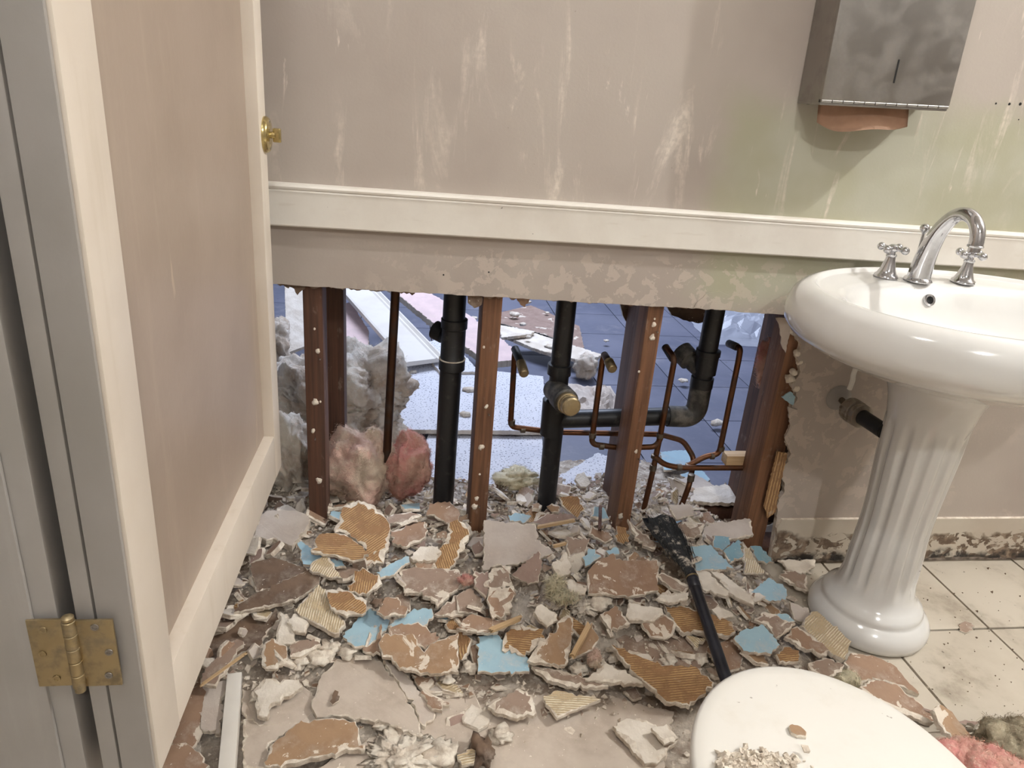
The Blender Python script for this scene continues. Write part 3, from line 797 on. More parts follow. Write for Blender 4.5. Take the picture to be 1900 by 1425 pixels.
# towel sheet
bm = bmesh.new(); rows = []
for j in range(9):
    row = []
    for i in range(25):
        u = i / 24; hang = 0.034 + 0.018 * math.sin(u * PI * 0.9 + 0.35) ** 2 + 0.006 * math.sin(u * 9)
        s = j / 8
        row.append(bm.verts.new((0.018 + 0.205 * u, -0.055 - 0.02 * s + 0.012 * math.sin(u * 6 + 1) * s, 0.01 - (hang + 0.012) * s)))
    rows.append(row)
for j in range(8):
    for i in range(24): bm.faces.new((rows[j][i], rows[j][i + 1], rows[j + 1][i + 1], rows[j + 1][i]))
bmesh.ops.solidify(bm, geom=bm.faces[:], thickness=0.0012)
tw = from_bm('paper_towel', bm, 'towel', None, smooth=True, loc=(0.828, 0.0, 1.192)); tw.rotation_euler = disp.rotation_euler
tag(tw, 'tan paper towel sheet hanging from the slot of the steel dispenser', 'paper towel')

# ================================================================== SINK
SC = Vector((1.165, -0.315, 0.0))
def ring_loft(bm, secs, seg=64):
    rings = []
    for (ax, ay, z, cx, cy, pw) in secs:
        ring = []
        for k in range(seg):
            an = 2 * PI * k / seg; c, s = math.cos(an), math.sin(an)
            ring.append(bm.verts.new((cx + ax * math.copysign(abs(c) ** pw, c), cy + ay * math.copysign(abs(s) ** pw, s), z)))
        rings.append(ring)
    for i in range(len(rings) - 1):
        for k in range(seg): bm.faces.new((rings[i][k], rings[i][(k + 1) % seg], rings[i + 1][(k + 1) % seg], rings[i + 1][k]))
    return rings
sink = thing('pedestal_sink', 'white glazed pedestal sink with oval basin and fluted column', 'sink', (SC.x, SC.y, 0))
bm = bmesh.new()
secs = [(.10, .10, .655, 0, .07, 1), (.15, .14, .665, 0, .06, 1), (.21, .18, .685, 0, .04, 1), (.285, .225, .712, 0, .02, 1), (.335, .265, .733, 0, .01, .98), (.352, .278, .742, 0, .005, .97), (.360, .284, .748, 0, .003, .97), (.385, .298, .760, 0, 0, .97), (.398, .308, .778, 0, 0, .97), (.402, .311, .797, 0, 0, .97), (.399, .309, .815, 0, 0, .97), (.390, .302, .834, 0, 0, .97),
        (.376, .292, .847, 0, 0, .97), (.360, .279, .853, 0, 0, .97), (.352, .272, .8540, 0, 0, .97), (.348, .2685, .8520, 0, 0, .97), (.345, .266, .8465, 0, 0, .97), (.340, .262, .8455, 0, 0, .97), (.327, .218, .8450, 0, -.030, .97), (.319, .204, .8410, 0, -.038, .97), (.309, .194, .828, 0, -.042, .97), (.292, .180, .800, 0, -.042, .97), (.262, .160, .765, 0, -.04, .98), (.20, .125, .735, 0, -.04, 1), (.11, .07, .718, 0, -.04, 1), (.022, .022, .712, 0, -.04, 1)]
rings = ring_loft(bm, secs, 96); bm.faces.new(rings[-1]); bm.faces.new(rings[0][::-1])
from_bm('basin', bm, 'porcelain', sink, smooth=True, sharp=60)
PC = Vector((0.005, 0.075, 0))
prof = [(.128, 0.0), (.137, .006), (.141, .02), (.140, .035), (.132, .050), (.120, .060), (.116, .064), (.117, .070), (.113, .080), (.101, .090), (.092, .102), (.087, .118), (.084, .135), (.082, .15)]
prof += [(.0760 + .006 * (1 - sstep(0, .4, i / 18)) + .0105 * sstep(.35, 1, i / 18), .15 + .40 * i / 18) for i in range(1, 19)]
prof += [(.088, .565), (.0905, .58), (.094, .60), (.100, .62), (.110, .64), (.126, .658), (.145, .672)]
def flute(an, h):
    m = sstep(.115, .16, h) * (1 - sstep(.535, .56, h)); c = math.cos(an * 12)
    return -0.0062 * m * max(0.0, c) ** 0.8
lathe('pedestal', prof, 'porcelain', sink, PC, (0, 0, 1), 168, sharp=60, flute=flute)
ov = Vector(aty(1725, 557, -0.155)) - Vector(sink.location)
# overflow hole in the back of the bowl
q = atx(1725, 557, SC.x - 0.02)
odir = Vector((0, -0.93, 0.36)); ovc = Vector((q.x, q.y, q.z)) - Vector(sink.location) + ray(1725, 557) * -0.012
oo = lathe('overflow_ring', [(0.0085, -0.004), (0.0085, 0.001), (0.0125, 0.002), (0.0135, 0.0), (0.0135, -0.008)], 'chrome', sink, ovc, odir, 24, cap0=False, cap1=False)
lathe('overflow_hole', [(0.0086, -0.004), (0.0086, -0.003)], 'black', oo, ovc, odir, 24)
lathe('drain', [(0.0225, 0.0), (0.022, 0.003), (0.016, 0.004), (0.014, 0.001)], 'chrome', sink, (0, -.04, .7115), (0, 0, 1), 24)

# faucet
DZ = 0.846
fx = 1.127
fau = thing('faucet', 'chrome widespread faucet with arched spout and two cross handles on the sink', 'faucet', (fx, -0.134, DZ))
path = [(0, 0, 0.004), (0, -.001, .02), (0, -.004, .05), (0, -.013, .085), (0, -.030, .118), (0, -.056, .143), (0, -.084, .151), (0, -.110, .145), (0, -.127, .130), (0, -.134, .112), (0, -.135, .098)]
def spline(pts, n=4):
    P = [Vector(p) for p in pts]; out = []
    for i in range(len(P) - 1):
        p0, p1, p2, p3 = P[max(i - 1, 0)], P[i], P[i + 1], P[min(i + 2, len(P) - 1)]
        for k in range(n):
            t = k / n; out.append(0.5 * ((2 * p1) + (p2 - p0) * t + (2 * p0 - 5 * p1 + 4 * p2 - p3) * t * t + (3 * p1 - p0 - 3 * p2 + p3) * t ** 3))
    return out + [P[-1]]
path = [(x_, y_, z_ * 1.06) for x_, y_, z_ in path]
sp = spline(path); nsp = len(sp)
rad = [0.0245 - 0.0105 * sstep(0, 0.6, i / (nsp - 1)) for i in range(nsp)]
spo = tube('spout', sp, rad, 'chrome', fau, 24)
lathe('spout_base', [(0.029, 0), (0.030, 0.002), (0.028, 0.006), (0.0235, 0.010)], 'chrome', fau, (0, 0, 0), (0, 0, 1), 28)
lathe('spout_tip', [(0.0125, 0.006), (0.0155, 0.003), (0.0150, 0.0), (0.0115, -0.001), (0.0115, -0.009), (0.009, -0.009)], 'chrome', fau, (0, -.135, .104), (0, 0, 1), 24)
lr = tube('lift_rod', [(0, 0.024, 0.0), (0, 0.024, .100)], 0.003, 'chrome', fau, 10)
lathe('lift_knob', [(0.003, 0), (0.005, .004), (0.0095, .009), (0.0105, .014), (0.0085, .020), (0.004, .023)], 'chrome', lr, (0, 0.024, .098), (0, 0, 1), 20)
for px, py, rot in ((1643, 514, 0.55), (1786, 524, 0.35)):
    p = atz(px, py, DZ); hb = rel(fau, p)
    h = lathe('handle', [(0.025, 0), (0.026, 0.002), (0.0245, 0.006), (0.0205, 0.009), (0.0165, 0.018), (0.013, 0.030), (0.0105, 0.040), (0.010, 0.046), (0.0115, 0.048), (0.0115, 0.051), (0.008, 0.053), (0.007, 0.058)], 'chrome', fau, hb, (0, 0, 1), 28)
    lathe('handle_hub', [(0.006, 0), (0.0105, 0.003), (0.012, 0.008), (0.0105, 0.014), (0.006, 0.017)], 'chrome', h, hb + Vector((0, 0, .056)), (0, 0, 1), 20)
    for k in range(4):
        a = rot + PI / 2 * k; dv = Vector((math.cos(a), math.sin(a), 0)); c = hb + Vector((0, 0, .064))
        bm = bmesh.new(); tube_bm(bm, [c + dv * .006, c + dv * .013, c + dv * .019, c + dv * .022], [.0058, .0045, .0050, .0068], 12)
        bmesh.ops.create_uvsphere(bm, u_segments=14, v_segments=10, radius=0.0088, matrix=Matrix.Translation(c + dv * .0265))
        from_bm('cross_arm', bm, 'chrome', h, smooth=True)
# stop valve and trap arm below the sink
p = aty(1556, 738, 0)
val = thing('stop_valve', 'corroded stop valve with wall plate and black trap pipe under the sink', 'valve', p)
lathe('wall_plate', [(0.034, 0), (0.033, 0.003), (0.024, 0.010), (0.012, 0.013)], 'plain_wall', val, (0, 0, 0), (0, -1, 0), 28)
tube('stub_pipe', [(0, -.008, 0), (0.004, -.05, -.006)], 0.008, 'solder', val, 14)
lathe('valve_body', [(0.009, 0), (0.0125, 0.002), (0.0125, 0.022), (0.009, 0.024)], 'old_metal', val, (.003, -.044, -.006), (0.35, -1, -0.15), 16)
q2 = Vector(aty(1582, 762, -.075)) - p; q3 = Vector(aty(1640, 800, -.19)) - p
dv = (q3 - q2).normalized()
lathe('slip_nut', [(0.022, -.014), (0.030, -.012), (0.031, 0.0), (0.031, .014), (0.026, .016), (.026, .022), (0.030, .023), (0.030, .036), (.021, .038)], 'old_metal', val, q2, dv, 14, sharp=20)
tube('trap_arm', [q2 + dv * .02, q2 + dv * .05, q3], 0.0185, 'abs', val, 20)
s0 = Vector(aty(1576, 722, -.05)) - p; s1 = Vector(aty(1585, 690, -.06)) - p
tube('supply_tube', spline([s0, s0.lerp(s1, .5) + Vector((.002, 0, 0)), s1, s1 + Vector((.004, -.01, .06))], 4), 0.006, 'white_plastic', val, 12)
tube('valve_stem', [Vector((.006, -.055, -.008)), Vector(aty(1560, 755, -.07)) - p], [.006, .004], 'solder', val, 10)

# ================================================================== TOILET (closed lid, front towards the wall)
TC = Vector((0.553, -1.03, 0.0))
toi = thing('toilet', 'white toilet with closed oval lid in the lower right foreground', 'toilet', (TC.x, TC.y, 0))
def egg(k, seg, hw, lf, lb):
    an = 2 * PI * k / seg; c, s = math.cos(an), math.sin(an)
    return hw * c, (lf if s > 0 else lb) * (abs(s) ** (1.0 if s > 0 else 0.8)) * (1 if s > 0 else -1)
def egg_loft(name, secs, mat, parent, seg=72, sharp=50):
    bm = bmesh.new(); rings = []
    for (hw, lf, lb, z, cy) in secs:
        ring = []
        for k in range(seg):
            ex, ey = egg(k, seg, hw, lf, lb); ring.append(bm.verts.new((ex, ey + cy, z)))
        rings.append(ring)
    for i in range(len(rings) - 1):
        for k in range(seg): bm.faces.new((rings[i][k], rings[i][(k + 1) % seg], rings[i + 1][(k + 1) % seg], rings[i + 1][k]))
    bm.faces.new(rings[0][::-1]); bm.faces.new(rings[-1])
    return from_bm(name, bm, mat, parent, smooth=True, sharp=sharp)
egg_loft('lid', [(.178, .219, .20, .396, 0), (.186, .226, .205, .397, 0), (.188, .228, .206, .402, 0), (.187, .227, .205, .407, 0), (.182, .222, .202, .4105, 0), (.165, .205, .19, .4125, 0), (.11, .14, .13, .4145, 0), (.04, .05, .05, .415, 0)], 'seat', toi)
egg_loft('seat', [(.172, .212, .20, .376, 0), (.184, .224, .204, .378, 0), (.186, .226, .205, .386, 0), (.182, .222, .203, .394, 0), (.17, .21, .2, .3955, 0)], 'seat', toi)
egg_loft('bowl', [(.105, .12, .16, 0.0, -.06), (.108, .125, .165, .02, -.06), (.10, .115, .16, .06, -.06), (.10, .12, .16, .14, -.05), (.115, .15, .17, .22, -.03), (.145, .19, .19, .30, -.01), (.168, .21, .2, .345, 0), (.172, .214, .2, .372, 0), (.165, .205, .19, .3755, 0)], 'porcelain', toi)

# ================================================================== RUBBLE
RNG = random.Random(11)
# bed of fine rubble
bm = bmesh.new(); nx, ny = 150, 130; x0, x1, y0, y1 = -0.95, 1.18, -0.98, 0.62; grid = []
for j in range(ny + 1):
    row = []
    for i in range(nx + 1):
        xx = x0 + (x1 - x0) * i / nx; yy = y0 + (y1 - y0) * j / ny
        h = mound(xx, yy); e = min(1, 8 * min(i / nx, 1 - i / nx, j / ny, 1 - j / ny))
        row.append(bm.verts.new((xx, yy, h * e + mnoise.noise(Vector((xx * 60, yy * 60, 1))) * 0.005 * min(1, h / 0.02) - 0.004)))
    grid.append(row)
for j in range(ny):
    for i in range(nx): bm.faces.new((grid[j][i], grid[j][i + 1], grid[j + 1][i + 1], grid[j + 1][i]))
bed = from_bm('rubble_bed', bm, 'bed', smooth=True)
tag(bed, 'bed of plaster dust and fine rubble heaped along the opened wall', 'rubble', kind='stuff')

def resample(poly, step, amp, r):
    out = []
    for a, b in zip(poly, poly[1:] + poly[:1]):
        d = b - a; n = max(1, int(round(d.length / step)))
        nn = Vector((-d.y, d.x)).normalized() if d.length > 1e-9 else Vector((0, 0))
        for i in range(n):
            out.append(a + d * ((i + (r.uniform(-.38, .38) if i else 0)) / n) + (nn * r.gauss(0, amp) * r.choice((.3, .6, 1.2)) if i else nn * 0))
    return out
def slab_mesh(name, poly, th, face, side='plaster', back='dull', torn=0.006, jagamp=0.0016, seed=0, step=0.008, warp=0.0):
    """broken board piece in its own xy plane: paper face, torn rim, crumbly edge, back face"""
    r = random.Random(seed)
    area = sum(a.x * b.y - b.x * a.y for a, b in zip(poly, poly[1:] + poly[:1]))
    if area < 0: poly = poly[::-1]
    P = resample(poly, step, jagamp, r); n = len(P)
    Q = []; k1 = r.uniform(0, 50)
    for i in range(n):
        t = (P[(i + 1) % n] - P[i - 1]); nn = Vector((-t.y, t.x)).normalized() if t.length > 1e-9 else Vector((0, 0))
        wv = torn * max(0.08, 0.35 + 1.5 * mnoise.noise(Vector((P[i].x * 28 + k1, P[i].y * 28, seed))) + r.uniform(-.15, .25))
        Q.append(P[i] + nn * wv)
    bm = bmesh.new()
    def zz(p): return warp * (mnoise.noise(Vector((p.x * 7 + k1, p.y * 7, 2.2)))) if warp else 0
    q = [bm.verts.new((p.x, p.y, zz(p))) for p in Q]
    a = [bm.verts.new((p.x, p.y, zz(p) - 0.0012 - r.uniform(0, .0012))) for p in P]
    mm = [bm.verts.new((p.x + r.uniform(-.001, .001), p.y + r.uniform(-.001, .001), zz(p) - th * .5)) for p in P]
    b = [bm.verts.new((p.x, p.y, zz(p) - th)) for p in P]
    bm.faces.new(q)
    for i in range(n):
        j = (i + 1) % n
        for u, v in ((a, q), (mm, a), (b, mm)): bm.faces.new((u[i], u[j], v[j], v[i])).material_index = 1
    bm.faces.new(b[::-1]).material_index = 2
    me = bpy.data.meshes.new(name)
    bm.to_mesh(me); bm.free()
    for k in (face, side, back): me.materials.append(M[k])
    return me
def place_slab(name, label, cat, px_poly, face, lift=0.02, tilt=(0, 0), th=0.010, torn=0.006, seed=None, base=None, z=None, group=None, back='dull', side='plaster', jagamp=0.0026, spin=0.0, warp=0.0, step=0.008):
    """board piece whose outline is seen at px_poly; tilt=(towards camera, towards right) in degrees"""
    global RNG
    seed = RNG.randrange(9999) if seed is None else seed
    cx = sum(p[0] for p in px_poly) / len(px_poly); cy = sum(p[1] for p in px_poly) / len(px_poly)
    c = atz(cx, cy, z) if z is not None else onmound(cx, cy, lift)
    ta, tb = math.radians(tilt[0]), math.radians(tilt[1])
    nrm = Vector((math.sin(tb), -math.sin(ta), math.cos(ta) * math.cos(tb))).normalized()
    ex = Vector((math.cos(spin), math.sin(spin), 0)); ex = (ex - nrm * ex.dot(nrm)).normalized(); ey = nrm.cross(ex)
    poly = []
    for (px, py) in px_poly:
        r = ray(px, py); t = (c - CAM).dot(nrm) / r.dot(nrm); p = CAM + r * t - c
        poly.append(Vector((p.dot(ex), p.dot(ey))))
    me = slab_mesh(name, poly, th, face, side, back, torn, jagamp, seed, step, warp)
    o = bpy.data.objects.new(name, me); COL.objects.link(o)
    mw = Matrix.Identity(4)
    for i in range(3): mw[i][0] = ex[i]; mw[i][1] = ey[i]; mw[i][2] = nrm[i]; mw[i][3] = c[i]
    o.matrix_world = mw
    return tag(o, label, cat, group)
def cv(k, pts):
    if k == 'L': return [(400 + x * .36846, 900 + y * .36842) for x, y in pts]
    if k == 'M': return [(850 + x * .36839, 900 + y * .36842) for x, y in pts]
    if k == 'R': return [(1300 + x / 3, 950 + y / 3) for x, y in pts]
    return pts
PB, SH = 'plasterboard_shard', 'plaster_sheet'
CATP = 'plasterboard piece'
# (frame, outline, face material, lift, tilt, thickness, torn rim, label)
S = [
 ('L', [(640,110),(720,75),(800,105),(850,160),(880,200),(870,300),(845,395),(700,395),(690,375),(760,350),(740,300),(650,240),(595,225)], 'comb1', .055, (26, 0), .012, .014, 'large tan ribbed board piece leaning below the pink insulation'),
 ('L', [(520,245),(560,235),(650,245),(735,305),(770,350),(745,370),(690,385),(610,355),(480,335),(495,280)], 'comb3', .060, (22, 0), .010, .004, 'ribbed golden board piece lying across the front of the larger leaning one'),
 ('L', [(215,150),(260,125),(400,125),(470,150),(470,195),(385,305),(330,285),(190,255)], 'grey', .03, (10, 0), .02, .003, 'dusty grey board piece beside the first stud, near the door'),
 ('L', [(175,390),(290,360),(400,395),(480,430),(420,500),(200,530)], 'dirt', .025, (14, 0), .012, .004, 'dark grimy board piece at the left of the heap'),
 ('L', [(110,600),(190,550),(330,490),(480,420),(530,460),(520,500),(400,580),(200,620),(90,640)], 'dirt', .035, (16, 0), .012, .004, 'long dusty brown board strip with painted-in shade, pointing toward the door'),  # darker face colour stands in for the door's shadow
 ('L', [(-60,720),(100,640),(300,630),(330,650),(240,760),(230,800),(40,880),(-60,900)], 'dirt', .015, (8, 0), .012, .003, 'wide dusty brown board sheet with painted-in shade beside the lower door edge'),  # door shadow put into the face colour, over a dusty brown sheet
 ('L', [(395,630),(520,500),(575,560),(590,620),(650,680),(655,700),(600,750),(440,665)], 'cream0', .045, (14, 0), .014, .004, 'cream scratched board piece lying left of the blue pieces'),
 ('L', [(700,430),(740,410),(830,470),(840,495),(760,550),(670,535),(680,500)], 'comb0', .05, (18, 0), .010, .008, 'small ribbed board piece with white rim, above the blue pieces'),
 ('L', [(550,530),(620,510),(760,580),(755,640),(660,660),(580,620)], 'comb2', .058, (18, 0), .010, .008, 'ribbed orange board piece resting on the cream scratched one'),
 ('L', [(925,430),(1000,410),(1220,420),(1250,490),(1120,610),(1040,540),(950,540)], 'dull', .04, (12, 0), .012, .006, 'dusty brown board piece in the middle of the heap below the second stud'),
 ('L', [(980,365),(1030,310),(1120,310),(1110,380),(1020,385)], 'white', .035, (14, 0), .010, .004, 'small pale board piece under the split brown and ribbed one'),
 ('L', [(1170,190),(1220,170),(1275,220),(1275,270),(1200,400),(1130,435),(1085,420),(1120,330),(1165,260)], 'comb0', .055, (26, -6), .010, .012, 'split brown and ribbed board piece standing left of the second stud'),
 ('L', [(1060,150),(1080,90),(1180,80),(1225,130),(1225,200),(1160,190),(1100,150)], 'brown', .05, (28, 0), .008, .003, 'curled brown paper piece at the foot of the fat black pipe'),
 ('L', [(880,230),(1055,180),(1060,260),(960,310),(890,290)], 'brown', .045, (16, 0), .010, .006, 'brown board piece right of the large leaning ribbed piece'),
 ('L', [(860,150),(980,130),(1040,150),(950,195),(870,190)], 'dull', .05, (20, 0), .010, .008, 'narrow brown board piece under the pink insulation'),
 ('L', [(810,440),(960,355),(975,372),(900,450),(830,468)], 'blue', .04, (12, 0), .008, .002, 'thin blue faced strip above the middle of the heap'),
 ('L', [(410,290),(430,280),(500,340),(640,380),(660,410),(560,400),(440,395)], 'blue', .03, (10, 0), .008, .002, 'blue faced piece peeping from under the ribbed golden board'),
 ('L', [(640,760),(720,660),(780,620),(880,680),(860,730),(820,770),(760,815),(700,815)], 'blue', .03, (8, 0), .008, .002, 'wide blue faced piece left of the centre, right of the cream board'),
 ('L', [(865,710),(1000,620),(1090,620),(1100,660),(1050,710),(930,745)], 'blue', .042, (12, 0), .008, .002, 'blue faced piece tucked behind the big folded brown board'),
 ('L', [(810,640),(850,570),(920,565),(965,630),(950,655),(850,665)], 'brown', .06, (14, 0), .010, .006, 'small brown board piece sitting on the blue pieces'),
 ('L', [(820,790),(850,740),(1000,750),(1050,840),(1080,800),(1220,740),(1225,940),(1080,950),(960,930),(840,860)], 'ochre', .065, (18, 0), .012, .005, 'big folded brown board piece left of the blue square'),
 ('L', [(870,720),(1020,690),(1130,765),(1060,830),(1030,810),(880,760)], 'brown', .055, (20, 0), .008, .004, 'brown torn layer behind the big folded brown board'),
 ('L', [(230,900),(240,800),(280,770),(360,810),(360,870),(310,920),(250,920)], 'ochre', .04, (14, 0), .010, .007, 'small yellowish brown board piece with white rim near the door'),
 ('L', [(380,790),(500,770),(530,800),(480,830),(420,860),(375,860)], 'dull', .035, (12, 0), .010, .008, 'small brown board piece between two white plaster lumps'),
 ('L', [(480,1110),(530,960),(640,850),(740,840),(830,880),(1000,1130),(1030,1200),(1030,1270),(870,1200),(650,1160),(510,1170)], 'sheet', .018, (6, 0), .012, .004, 'large dusty beige board sheet lying flat in the foreground'),
 ('L', [(845,880),(950,940),(1110,1150),(1100,1180),(1040,1205),(1005,1125)], 'grey', .022, (6, 8), .012, .004, 'pale strip along the right edge of the large beige sheet'),
 ('L', [(255,1380),(270,1310),(430,1180),(640,1170),(710,1210),(750,1330),(640,1335),(400,1395),(250,1410)], 'ochre', .035, (8, 0), .014, .005, 'plain brown board piece with thick white edge at the bottom left foreground'),
 ('L', [(190,1030),(250,970),(420,980),(440,1010),(370,1060),(280,1100),(260,1170),(210,1160)], 'white', .03, (8, 0), .012, .010, 'ragged white plaster sheet at the left foreground beside the trim board'),
 ('L', [(990,955),(1090,970),(1090,1050),(1180,1100),(1140,1135),(1090,1125),(1050,1060)], 'brown', .025, (8, 0), .010, .003, 'narrow brown board strip right of the large beige sheet'),
 ('L', [(575,1090),(600,1030),(620,1040),(620,1085),(590,1105)], 'dirt', .030, (8, 0), .003, .001, 'small dark brown chip on the large beige sheet'),
 ('L', [(1215,1355),(1290,1320),(1310,1330),(1300,1400),(1240,1410)], 'cream1', .03, (8, 0), .008, .003, 'small cream board piece at the bottom edge left of centre'),
 ('L', [(140,1180),(480,1120),(520,1180),(420,1210),(270,1300),(250,1425),(140,1425)], 'sheet', .01, (4, 0), .010, .004, 'dusty beige board sheet under the plain brown piece in the foreground'),
 ('L', [(640,1340),(900,1215),(1030,1280),(1010,1330),(860,1425),(500,1440)], 'sheet', .012, (4, 0), .010, .004, 'cracked beige board sheet at the bottom edge, right of the plain brown piece'),
 ('L', [(560,340),(610,430),(640,470),(560,460),(470,420),(490,380)], 'cream0', .05, (16, 0), .010, .006, 'cream and brown chipped board piece below the ribbed golden one'),
 ('L', [(830,700),(800,790),(740,830),(830,850),(850,800)], 'brown', .04, (14, 0), .008, .004, 'brown sliver left of the big folded brown board'),
 ('L', [(280,860),(330,640),(400,690),(400,790),(340,800)], 'white', .035, (16, 0), .010, .010, 'white and brown ribbed chip beside the yellowish brown piece'),
 ('L', [(360,690),(400,640),(470,690),(450,740),(390,730)], 'white', .04, (14, 0), .012, .006, 'white blocky board chip just below the cream scratched piece'),
 ('L', [(1100,650),(1250,530),(1300,560),(1270,650),(1180,660)], 'dull', .05, (18, 0), .010, .008, 'brown board piece above the big folded brown one, with white edge'),
 ('L', [(1240,690),(1290,650),(1400,680),(1420,740),(1340,740),(1230,710)], 'brown', .055, (14, 0), .010, .004, 'brown board strip right of the folded brown piece, above the blue square'),
 ('M', [(130,175),(270,185),(390,195),(420,290),(490,340),(300,400),(200,405),(125,430)], 'grey', .05, (26, 0), .012, .004, 'large grey painted board piece leaning between the second stud and the black pipe'),
 ('M', [(270,450),(405,330),(418,400),(405,490),(350,500)], 'mauve', .075, (34, -10), .010, .004, 'pointed brown board piece standing in front of the grey painted one'),
 ('M', [(650,440),(700,380),(780,345),(830,380),(1005,375),(1010,530),(870,560),(760,550),(655,550)], 'brown', .055, (24, 0), .012, .004, 'big plain brown board piece left of the black handled brush'),
 ('M', [(635,380),(655,320),(690,320),(722,360),(640,412)], 'blue', .05, (22, 0), .008, .002, 'small blue faced piece above the big plain brown one'),
 ('M', [(745,330),(810,318),(815,345),(760,352)], 'blue', .045, (20, 0), .008, .002, 'blue sliver behind the big plain brown board'),
 ('M', [(150,560),(160,510),(220,520),(280,505),(275,610),(215,670),(165,650)], 'brown', .07, (28, 0), .012, .022, 'white plaster piece with a brown hollow, in the centre of the heap'),
 ('M', [(130,510),(170,420),(270,405),(260,450),(275,500),(200,520)], 'dull', .06, (24, 0), .012, .022, 'white and brown flaked board piece above the one with the brown hollow'),
 ('M', [(-10,720),(60,650),(180,670),(310,675),(240,712),(150,745)], 'brown', .055, (14, 0), .010, .004, 'flat brown board piece above the blue square'),
 ('M', [(100,760),(200,750),(360,880),(360,940),(100,940)], 'blue', .04, (14, 0), .009, .001, 'light blue square board piece in the centre foreground'),
 ('M', [(385,830),(410,780),(490,740),(510,680),(550,655),(580,672),(572,800),(555,870),(540,905),(350,880)], 'ochre', .055, (20, 0), .014, .012, 'stepped brown board piece with crumbling white lower edge, right of the blue square'),
 ('M', [(565,870),(640,740),(670,690),(710,770),(680,830),(600,860)], 'ochre', .05, (18, 0), .010, .003, 'brown board piece under the wooden splinter, right of the stepped piece'),
 ('M', [(380,640),(420,600),(500,650),(500,680),(450,715)], 'white', .065, (26, 0), .014, .006, 'bright white plaster block above the stepped brown piece'),
 ('M', [(715,650),(790,605),(870,695),(770,730)], 'brown', .045, (14, 0), .012, .014, 'square chip, half brown half white, right of centre'),
 ('M', [(845,660),(860,590),(1030,620),(1040,650),(970,685),(860,680)], 'white', .045, (16, 0), .014, .006, 'rounded pale board piece left of the brush handle'),
 ('M', [(1005,455),(1040,440),(1170,510),(1140,545),(1080,520)], 'dull', .05, (20, 0), .012, .008, 'thin pale edged board piece beside the ferrule of the brush'),
 ('M', [(1000,570),(1030,540),(1160,540),(1150,580),(1060,595)], 'white', .045, (14, 0), .010, .008, 'pale green white board chip under the brush ferrule'),
 ('M', [(1040,610),(1120,600),(1380,690),(1400,740),(1360,760),(1220,740),(1120,730)], 'comb2', .03, (12, 0), .014, .004, 'pegged tan board piece under the brush handle'),
 ('M', [(770,800),(960,880),(1090,910),(1170,900),(1260,960),(1290,990),(1170,1110),(1050,1090),(960,1010),(880,940)], 'comb3', .05, (14, 0), .014, .003, 'large orange ribbed board piece just left of the toilet lid'),
 ('M', [(430,1070),(490,1030),(720,1080),(500,1170)], 'cream1', .03, (8, 0), .010, .003, 'cream scratched triangular board piece in the centre foreground'),
 ('M', [(780,1210),(850,1170),(950,1180),(1110,1270),(1080,1310),(1000,1400),(940,1400),(850,1290)], 'white', .025, (8, 0), .012, .012, 'flaking white plaster sheet left of the toilet lid'),
 ('M', [(975,1220),(1050,1200),(1110,1270),(1040,1300)], 'white', .045, (10, 0), .008, .008, 'curled white plaster flake on the flaking sheet left of the lid'),
 ('M', [(150,1110),(300,1020),(370,1060),(395,1140),(300,1170),(190,1140)], 'dull', .03, (8, 0), .012, .012, 'dusty brown board piece in the centre foreground left of the cream triangle'),
 ('M', [(640,980),(730,890),(900,970),(940,1000),(700,985)], 'white', .04, (14, 0), .014, .010, 'white topped board piece left of the large orange ribbed one'),
 ('M', [(370,910),(520,930),(700,985),(760,1010),(600,1020),(450,980)], 'dull', .03, (10, 0), .012, .010, 'dusty layered board strip below the stepped brown piece'),
 ('M', [(1170,310),(1270,300),(1390,420),(1200,430)], 'blue', .04, (14, 0), .008, .002, 'blue faced piece right of the brush head, largest of three'),
 ('M', [(1285,250),(1370,260),(1370,300),(1330,330),(1285,310)], 'teal', .05, (18, 0), .008, .002, 'blue green piece behind the largest blue one by the brush head'),
 ('M', [(1335,330),(1410,275),(1440,355),(1370,392)], 'teal', .052, (16, 0), .008, .002, 'blue green piece overlapping the right corner of the largest blue one'),
 ('M', [(1060,100),(1170,95),(1190,150),(1100,170)], 'grey', .05, (22, 0), .010, .003, 'small grey board piece at the top of the brush head'),
 ('M', [(1195,300),(1260,190),(1470,165),(1490,250),(1380,270),(1290,300)], 'grey', .045, (22, 0), .012, .006, 'grey board piece with white torn edge above the blue pieces'),
 ('M', [(1100,210),(1130,180),(1240,190),(1230,250),(1150,270)], 'dull', .05, (22, 0), .012, .016, 'white and brown board chip right of the brush head'),
 ('M', [(510,60),(600,55),(640,120),(600,165),(530,110)], 'comb1', .045, (45, 0), .008, .003, 'ribbed board piece standing at the foot of the black drain'),
 ('M', [(250,150),(300,140),(370,155),(340,190),(260,180)], 'blue', .045, (16, 0), .008, .002, 'small blue faced chip at the foot of the second stud'),
 ('M', [(370,190),(450,140),(580,145),(590,168),(420,200)], 'mauve', .05, (16, 0), .008, .003, 'brown board piece behind the pale wooden lath'),
 ('M', [(855,170),(920,230),(1000,290),(990,325),(930,305),(880,230)], 'dull', .05, (22, 0), .012, .010, 'brown board strip with white edge left of the brush head'),
 ('M', [(800,205),(850,215),(860,290),(800,282)], 'comb0', .035, (40, 0), .008, .002, 'golden ribbed stub at the foot of the third stud'),
 ('M', [(550,260),(660,270),(640,360),(570,385),(545,310)], 'dull', .05, (24, 0), .010, .004, 'dull brown board piece above the small blue one'),
 ('M', [(670,200),(760,240),(780,270),(740,290),(660,250)], 'brown', .04, (24, 0), .010, .004, 'brown board sliver left of the third stud foot'),
